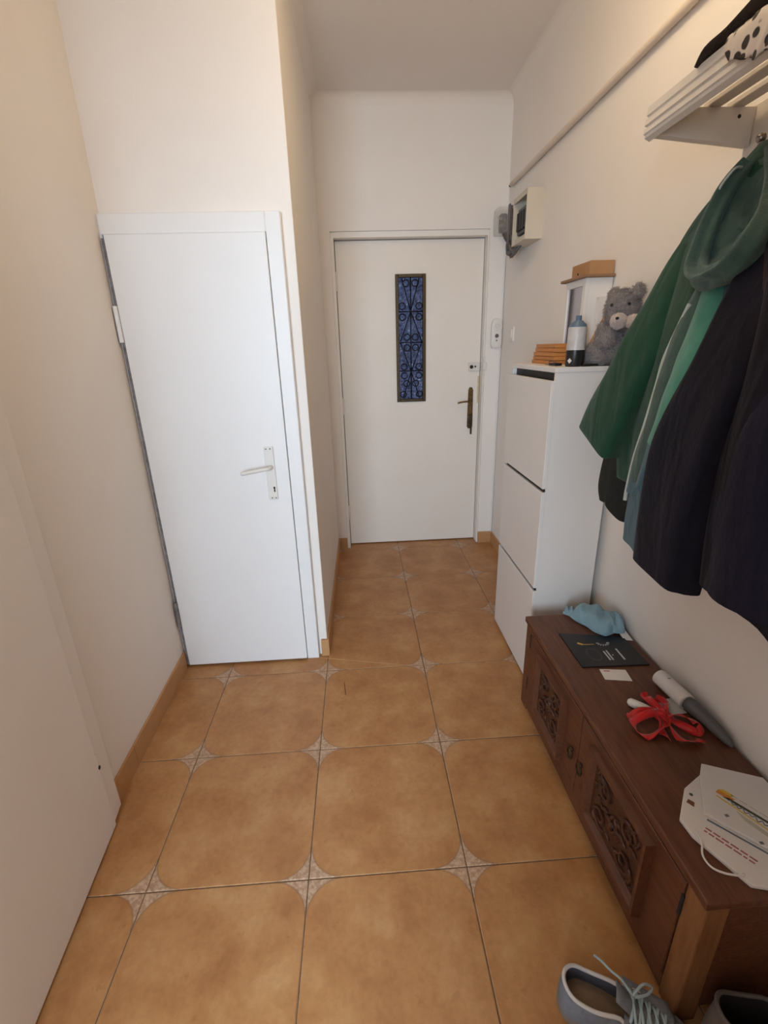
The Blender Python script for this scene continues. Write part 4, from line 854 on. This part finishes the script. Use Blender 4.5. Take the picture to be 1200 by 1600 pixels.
for a, c in ((0.02, -0.040), (0.085, -0.058)): obj('mark_print', B().box(*(lambda v: (v.x-0.004, v.x+0.004, v.y-0.003, v.y+0.003))(o0+ux*a+uy*c), za+0.0001, za+0.0005), 'paperprint', lf)
lines(lf, tuple(o0+ux*0.01+uy*0.024), tuple(o0+ux*0.12+uy*0.016), 1, 0.002, 'paleolive', za+0.0002, 0.006)

# ================================================================== SHOES
def shoe(root, origin, ang, L, W, mats, boot=False):
    """lofted shoe, local x = heel (0) to toe (L), y across, z up"""
    mx = Matrix.Translation(origin) @ Matrix.Rotation(ang, 4, 'Z')
    n = 28
    def half(t):    # sole half width
        return W/2*(0.70+0.16*math.sin(math.pi*min(t*2.2, 1)) if t < 0.45 else 0.78+0.30*math.sin(math.pi*(t-0.38)/0.75))*(1 if t < 0.82 else max(0.0, 1-((t-0.82)/0.18)**2.2)**0.5)*(1 if t > 0.10 else (1-((0.10-t)/0.10)**2)**0.5)
    out = []
    for k in range(40):
        a = k/40*2*math.pi; t = 0.5-0.5*math.cos(a); s = 1 if a < math.pi else -1
        out.append((t*L, s*half(min(max(t, 0.0), 1.0))))
    b = B(); b.loft([[(x, y*f, z) for x, y in out] for z, f in ((0.0, 0.97), (0.004, 1.0), (0.022, 1.0), (0.025, 0.97))], mx=mx)
    obj('sole', b, mats['sole'], root, smooth=True, angle=50)
    hs = 0.085 if not boot else 0.188
    # upper: shell rising from the sole to the collar, closed over the toe
    def top(x):
        t = x/L
        return hs-0.012*math.sin(math.pi*min(t/0.42, 1)) if t < 0.40 else hs-0.002-(hs-0.050)*((t-0.40)/0.6)**0.8
    rows_out = []
    for f, h in ((1.0, 0.0), (1.01, 0.25), (0.98, 0.55), (0.90, 0.80), (0.80, 1.0)):
        ring = []
        for x, y in out:
            t = x/L; tp = top(x); yy = y*f if t < 0.45 else y*(f if h < 0.3 else f*(1-0.25*(h-0.3)*((t-0.45)/0.55)))
            xx = x*(0.995 if f < 1 else 1)+0.006*(1-f)*20*(1-t)*0.3-(0.02*h*h if t > 0.85 else 0)
            ring.append((xx, yy, 0.022+(tp-0.022)*h))
        rows_out.append(ring)
    up = B().loft(rows_out, cap0=False, cap1=False, mx=mx); obj('upper', up, mats['upper'], root, smooth=True)
    collar = rows_out[-1]
    # inside lining and insole for the opening part; vamp cap over the front
    inn = B().loft([[(x, y, z) for x, y, z in collar], [(L*0.5+(x-L*0.5)*0.985, y*0.93, z-0.012) for x, y, z in collar], [(L*0.5+(x-L*0.5)*0.97, y*0.98, 0.034) for x, y, z in collar]], cap0=False, cap1=True, mx=mx)
    obj('lining', inn, mats['lining'], root, smooth=True, angle=60)
    ins = B().loft([[(0.012+x*0.94, y*0.80, 0.0345) for x, y in out], [(0.012+x*0.94, y*0.80, 0.037) for x, y in out]], mx=mx)
    obj('insole', ins, mats['insole'], root, smooth=True, angle=50)
    rowsv = []; t0 = 0.66 if not boot else 0.55
    for i in range(13):
        t = t0+(1-t0)*i/12; x = t*L; hy = half(min(t, 0.999))*0.80*(1-0.25*0.7*max(0, (t-0.45)/0.55)); z = top(x); row = []
        for j in range(9):
            s = -1+2*j/8; row.append((x-(0.018 if t > 0.85 else 0)*1.0, s*hy*1.02, z+0.012*(1-s*s)*(1-0.3*i/12)))
        rowsv.append(row)
    obj('vamp', B().grid(rowsv, mx=mx, thick=0.002), mats['upper'], root, smooth=True)
    # tongue
    rowst = []
    for i in range(9):
        t = 0.40+0.32*i/8; x = t*L; row = []
        for j in range(7):
            s = -1+2*j/6; row.append((x, s*W*0.21*(1-0.1*i/8), top(x)+0.018-0.016*i/8+0.010*(1-s*s)+(0.012*(1-i/3) if i < 3 else 0)))
        rowst.append(row)
    tg = obj('tongue', B().grid(rowst, mx=mx, thick=0.003), mats['tongue'], root, smooth=True)
    # collar piping
    cp = [p for p in collar if p[0] < L*0.66]
    k0 = min(range(len(cp)), key=lambda i: -cp[i][0] if cp[i][1] < 0 else 9)
    pos = sorted([p for p in cp if p[1] >= 0], key=lambda p: -p[0]); neg = sorted([p for p in cp if p[1] < 0], key=lambda p: p[0])
    obj('collar_piping', B().tube([(x, y, z+0.001) for x, y, z in crom(pos+neg, 2)], 0.0042, 8, mx=mx), mats['trim'], root, smooth=True)
    return mx, top, half
sn = thing('canvas_sneaker', (0.68, -0.33, 0), 'grey canvas lace-up sneaker with pale piping on the tiles', 'shoe')
mx, top, half = shoe(sn, (0.590, -0.292, 0.0), R(-27), 0.275, 0.098, dict(sole='sole', upper='shoe', lining='lining', insole='insole', tongue='shoe', trim='shoetrim'))
L = 0.275
for i in range(5):
    x = L*(0.50+0.055*i); w_ = 0.030-0.002*i; z = top(x)+0.017-0.0012*i
    obj('lace', B().tube(crom([(x, -w_, z-0.007), (x+0.004, -w_*0.5, z+0.001), (x+0.008, w_*0.5, z+0.002), (x+0.011, w_, z-0.006)], 4), 0.0032, 6, flat=0.5, mx=mx), 'lace', sn, smooth=True)
    obj('lace', B().tube(crom([(x, w_, z-0.006), (x+0.004, w_*0.5, z+0.002), (x+0.008, -w_*0.5, z+0.003), (x+0.011, -w_, z-0.006)], 4), 0.0032, 6, flat=0.5, mx=mx), 'lace', sn, smooth=True)
for pts in ([(0.140, 0.004, 0.113), (0.118, 0.020, 0.120), (0.100, 0.032, 0.112), (0.082, 0.045, 0.108), (0.066, 0.053, 0.104)], [(0.140, 0.004, 0.113), (0.160, 0.030, 0.118), (0.180, 0.040, 0.103), (0.168, 0.020, 0.108), (0.145, 0.004, 0.113)]):
    obj('loose_lace', B().tube(crom(pts, 5), 0.0028, 6, mx=mx), 'lace', sn, smooth=True)
for s in (1, -1):
    obj('eyelet_stay', B().grid([[(L*t, s*(0.022+0.016*j), top(L*t)+0.012-0.006*j-0.004*i/7) for j in range(3)] for i, t in enumerate([0.46+0.34*k/7 for k in range(8)])], mx=mx, thick=0.002), 'shoe', sn, smooth=True)
bt = thing('suede_boot', (0.98, -0.42, 0), 'dark brown-grey suede ankle boot standing by the bench end', 'shoe')
shoe(bt, (0.832, -0.412, 0.0), R(-12), 0.285, 0.100, dict(sole='sole', upper='boot', lining='bootin', insole='bootin', tongue='boot', trim='bootpipe'), boot=True)
